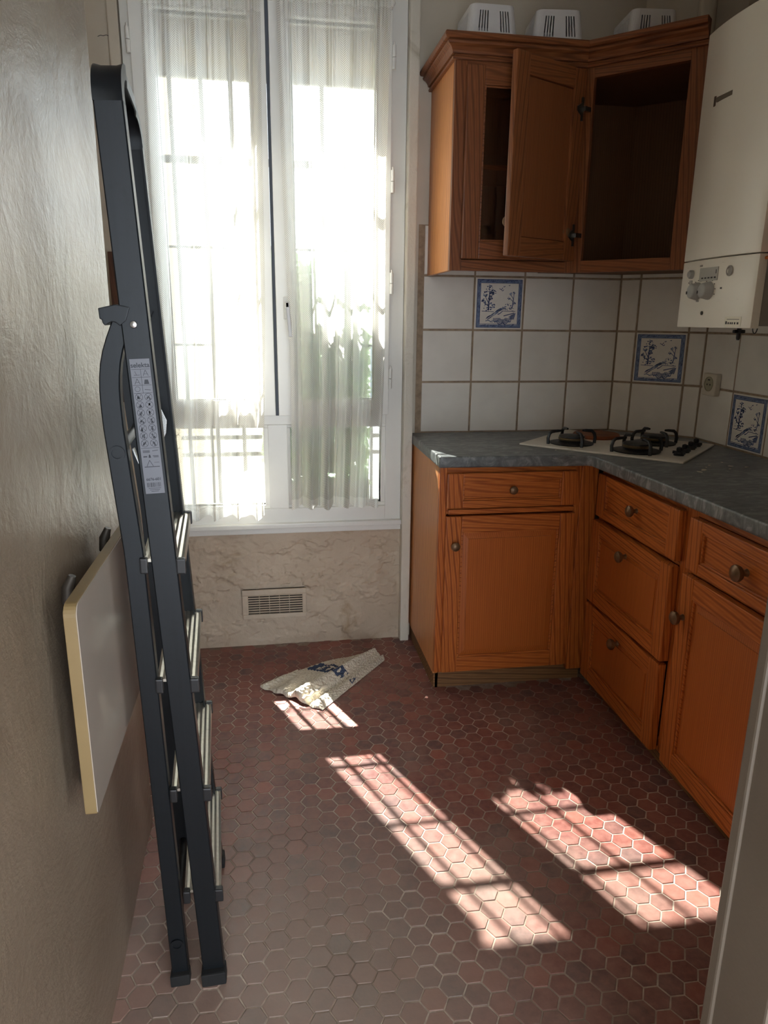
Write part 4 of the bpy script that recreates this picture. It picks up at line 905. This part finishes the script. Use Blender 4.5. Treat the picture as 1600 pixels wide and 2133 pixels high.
# rear frame
RXP = [(0, -.209), (.5, -.221), (.91, -.231), (1.05, -.241), (1.13, -.2465), (1.18, -.2475), (1.22, -.2445), (1.255, -.2355), (1.285, -.223), (1.31, -.211)]
def rx(z):
    for (a, p), (b, q) in zip(RXP, RXP[1:]):
        if z <= b: return p+(q-p)*(z-a)/(b-a)
    return RXP[-1][1]
CHR = [(-.016, 0), (-.014, .002), (.014, .002), (.016, 0), (.016, -.020), (-.016, -.020)]
for y, s in ((YN+.006, 1), (YF+.002, -1)):
    dx = 0 if s > 0 else -.020
    path = [(rx(z)+dx, y, z) for z in [.016, .3, .6, .9]+[.9+.41*k/20 for k in range(1, 21)]]
    rl = lp('rear_leg', G().strip(path, CHR if s < 0 else [(a, -b) for a, b in CHR], (1, 0, .05)), M_ALU, smooth=False)
    lp('rubber_foot', G().strip([(rx(0)+dx, y, .0005), (rx(.03)+dx, y, .026)], [(-.019, -.013), (.019, -.013), (.019, .013), (-.019, .013)], (1, 0, .05)), M_RUBBER, rl, .003)
    for z in (1.085, .095):
        c = (rx(z)+dx, y-.0025*s, z); lp('rod_end', G().lathe([(.0125, 0), (.0125, .0025), (.0085, .0025), (.0085, -.003), (.001, -.003)], c, '-y' if s > 0 else 'y', 20), M_ALU, rl, smooth=True)
for z in (.095, 1.085): lp('cross_rod', G().tube([(rx(z), YN+.005, z), (rx(z)-.02, YF, z)], .009, 12), M_ALU, smooth=True)
# catch at the pivot
pz = 1.30
hk = [(-.252, pz+.012), (-.226, pz+.018), (-.205, pz+.014), (-.212, pz-.006), (-.222, pz-.014), (-.228, pz-.009), (-.234, pz-.008), (-.240, pz-.011), (-.244, pz-.014), (-.247, pz-.010), (-.248, pz-.005), (-.251, pz-.004)]
lp('catch', G().prism(hk, YN-.004, YN+.05, 'y'), M_ALU, bevel=.0015)
lp('pivot_bolt', G().lathe([(.006, 0), (.005, .003), (.001, .0045)], (fx(pz-.01, YN)-.002, YN-.002, pz-.012), '-y', 16), M_STEEL, smooth=True)
lp('spreader', G().strip([(-.205, YN+.05, 1.10), (-.212, YN+.05, 1.04), (-.226, YN+.05, 1.085)], [(-.006, -.0015), (.006, -.0015), (.006, .0015), (-.006, .0015)], (0, 1, 0)), M_STEEL)
lp('spreader', G().prism([(-.226, 1.165), (-.214, 1.135), (-.200, 1.10), (-.203, 1.075), (-.214, 1.05), (-.220, 1.08)], YF-.040, YF-.037, 'y'), M_STEEL, bevel=.0005)
# sticker with pictograms on the near rail
zc0, zc1 = 1.018, 1.236; L = zc1-zc0; mid = (zc0+zc1)/2
UPV = Vector((-.0445, 0, 1)).normalized()
ORG = Vector((fx(mid, YN), YN-.0022, mid))
ML_ = Matrix((( WD.x, UPV.x, 0, ORG.x-LO.x), (0, 0, -1, ORG.y-LO.y), (WD.z, UPV.z, 0, ORG.z-LO.z), (0, 0, 0, 1)))
hw = .0152; g = G().box(-hw, hw, -L/2, L/2, 0, .0004)
sk = bpy.data.objects.new('safety_label', mesh_of('safety_label', g, M_STICK)); link(sk, la, 'pale printed safety label'); sk.matrix_local = ML_
text('lettering', 'selekta', .0104, M_STINK, sk, Matrix.Translation((0, L/2-.010, .0006)))
text('lettering', '6676-601', .0062, M_STINK, sk, Matrix.Translation((0, -L/2+.024, .0006)))
g = G(); zz = .0005
def ln(x0, y0, x1, y1, w):
    d = Vector((x1-x0, y1-y0)); n = Vector((-d.y, d.x)).normalized()*w/2; g.add([(x0-n.x, y0-n.y, zz), (x1-n.x, y1-n.y, zz), (x1+n.x, y1+n.y, zz), (x0+n.x, y0+n.y, zz)], [(0, 1, 2, 3)])
def ring(cx, cy, r, w=.0006):
    n = 14; vs = []
    for k in range(n): a = 2*PI*k/n; vs += [(cx+r*math.cos(a), cy+r*math.sin(a), zz), (cx+(r-w)*math.cos(a), cy+(r-w)*math.sin(a), zz)]
    g.add(vs, [(2*k, 2*((k+1) % n), 2*((k+1) % n)+1, 2*k+1) for k in range(n)])
rr_ = random.Random(9); y = L/2-.016
for q in range(4): ln(-hw+.001, y-q*.0125, hw-.001, y-q*.0125, .0006)
ln(0, y, 0, y-.0375, .0006)
ln(-.011, y-.009, -.002, y-.009, .0006); ln(-.009, y-.003, -.007, y-.009, .0006)
for cx, cy in ((-.007, y-.0235), (.007, y-.0105)): ln(cx-.004, cy, cx, cy+.009, .0007); ln(cx+.004, cy, cx, cy+.009, .0007); ln(cx-.003, cy+.003, cx+.003, cy+.003, .0006)
g.add([(.003, y-.0235, zz), (.011, y-.0235, zz), (.0095, y-.0165, zz), (.0045, y-.0165, zz)], [(0, 1, 2, 3)]); ring(-.008, y-.031, .0042); ln(.003, y-.032, .012, y-.033, .0008)
y -= .0375
for j in range(7):
    for i in (-1, 1):
        cx, cy = i*.0072, y-.0062-j*.0124; ring(cx, cy, .0060); ln(cx-.0042, cy+.0042, cx+.0042, cy-.0042, .0005); ln(cx+.0042, cy+.0042, cx-.0042, cy-.0042, .0005)
        for q in range(3): a, b = rr_.uniform(-.0022, .0022), rr_.uniform(-.004, .001); g.add([(cx+a-.001, cy+b-.0012, zz), (cx+a+.0012, cy+b-.001, zz), (cx+a+.0008, cy+b+.0026, zz), (cx+a-.0006, cy+b+.002, zz)], [(0, 1, 2, 3)])
y -= .0885; ln(-hw+.001, y, hw-.001, y, .0006)
for q in range(3): ln(-.012, y-.004-q*.0015, -.001, y-.004-q*.0015, .0008)
ln(.003, y-.005, .012, y-.004, .0008); ln(.003, y-.013, .012, y-.013, .001); ln(.004, y-.015, .012, y-.015, .001); ln(-.012, y-.014, -.006, y-.014, .002); g.add([(-.004, y-.016, zz), (0, y-.016, zz), (-.001, y-.011, zz), (-.003, y-.011, zz)], [(0, 1, 2, 3)])
ln(-.012, y-.031, .012, y-.031, .0012); ln(-.008, y-.030, -.003, y-.020, .0008); ln(.002, y-.030, -.003, y-.020, .0008); ln(.004, y-.024, .012, y-.024, .0005)
yb2 = -L/2
for q in range(22): xq = -.011+q*.001; ln(xq, yb2+.011, xq, yb2+.0185, rr_.choice((.0003, .0005, .0008)))
for q in range(3): ln(-.010+.002*q, yb2+.009-q*.0026, .010-.002*q, yb2+.009-q*.0026, .0008)
p = bpy.data.objects.new('pictograms', mesh_of('pictograms', g, M_STINK)); link(p, sk, kind='stuff')

# ------------------------------------------------------------------ floor cloth
def cloth():
    nu, nv = 120, 150
    # outline in floor coordinates: hem edge (front) to the gathered end (back right)
    def edge(u, v):
        A0, A1 = Vector((-.055, 2.392)), Vector((.152, 2.205)); B0, B1 = Vector((.355, 2.600)), Vector((.425, 2.548))
        a = A0.lerp(A1, u); b = B0.lerp(B1, u); p = a.lerp(b, v)
        side = (1-2*u); p += Vector((-.012, .030))*math.sin(PI*v)*max(0, side)
        return p
    gl = {'E': ("111", "100", "110", "100", "111"), 'T': ("111", "010", "010", "010", "010")}
    vs = []; uvs = []
    for j in range(nv+1):
        v = j/nv
        for i in range(nu+1):
            u = i/nu; p = edge(u, v)
            wv_ = .016*(1-.3*v)*max(0, math.sin(PI*(u*1.0))) 
            ridge = .026*math.exp(-((u-.60+.10*v)/.09)**2)*(1-.4*v) - .016*math.exp(-((u-.765)/.045)**2)*(1-v*.8)
            ridge += .012*math.exp(-((u-.90)/.07)**2)*(.4+.6*v) + .014*v*math.sin(PI*u) + .006*math.exp(-((u-.30)/.12)**2)
            roll = .012*math.exp(-((u-.03)/.05)**2)*(1-.6*v)
            bump = .0022*math.sin(u*105+.6*math.sin(v*20))*math.sin(v*120+2*math.sin(u*9)) + .0022*math.sin(u*23+v*11)
            hemw = .0025*math.sin(u*44)*(1 if j < 3 else 0)
            z = .003 + wv_ + ridge + roll + (bump if 3 < j else 0) + hemw*.4
            if i in (0, nu) or j == 0: z = .0025+max(0, z-.012)*.4
            off = .004*math.sin(u*31)*(1 if j == 0 else 0)
            vs.append((p.x-off*.5-.17, p.y-off-2.40, max(z, .0022))); uvs.append((u*.33, v*.5))
    me = bpy.data.meshes.new('floor_cloth'); fs = []; mi = []
    for j in range(nv):
        for i in range(nu):
            fs.append((j*(nu+1)+i, j*(nu+1)+i+1, (j+1)*(nu+1)+i+1, (j+1)*(nu+1)+i)); u, v = (i+.5)/nu, (j+.5)/nv; m = 0
            if .42 < v < .58 and .05 < u < .48:
                m = 1
                q = (u-.17)/.27; w_ = 1-(v-.45)/.10
                if 0 <= q < 1 and 0 <= w_ < 1:
                    c = int(q*7); ch = 'E' if c < 3 else ('T' if c > 3 else None); cc = c if c < 3 else c-4
                    if ch and gl[ch][min(4, int(w_*5))][cc] == '1': m = 0
            elif .43 < v < .56 and .52 < u < .72: m = 1 if (math.sin(u*70)+math.sin(v*75+u*40)) > -.7 else 0
            elif .45 < v < .55 and .90 < u < .985:
                a, b = abs((u-.94)/.04), (v-.46)/.08; m = 1 if (0 < b < 1 and a < 1.05-b and not (a < .55-b*.6 and .15 < b < .6)) else 0
            mi.append(m)
    me.from_pydata(vs, [], fs); uvl = me.uv_layers.new()
    for p, m in zip(me.polygons, mi):
        p.use_smooth = True; p.material_index = m
        for li, vi in zip(p.loop_indices, p.vertices): uvl.data[li].uv = uvs[vi]
    me.materials.append(M_CLOTH); me.materials.append(M_CLOTHB)
    o = bpy.data.objects.new('floor_cloth', me); o.location = (.17, 2.40, 0); link(o, None, 'crumpled beige waffle floor cloth with blue printed lettering', 'cloth')
    # rolled hem cord along the left edge and the twisted inner fold
    for nm, pts, r_ in (('hem_roll', [(edge(.0, v_).x-.17, edge(.0, v_).y-2.40, .008) for v_ in [k*.045 for k in range(9)]], .0065), ('inner_roll', [(edge(.70, v_).x-.17, edge(.70, v_).y-2.40, .018+.004*math.sin(v_*60)) for v_ in [k*.032 for k in range(10)]], .0085)):
        gg = G().tube(pts, r_, 10, rr=[r_*(.8+.25*math.sin(k*1.7)) for k in range(len(pts))]); obj(nm, gg, M_CLOTH, o, smooth=True)
cloth()
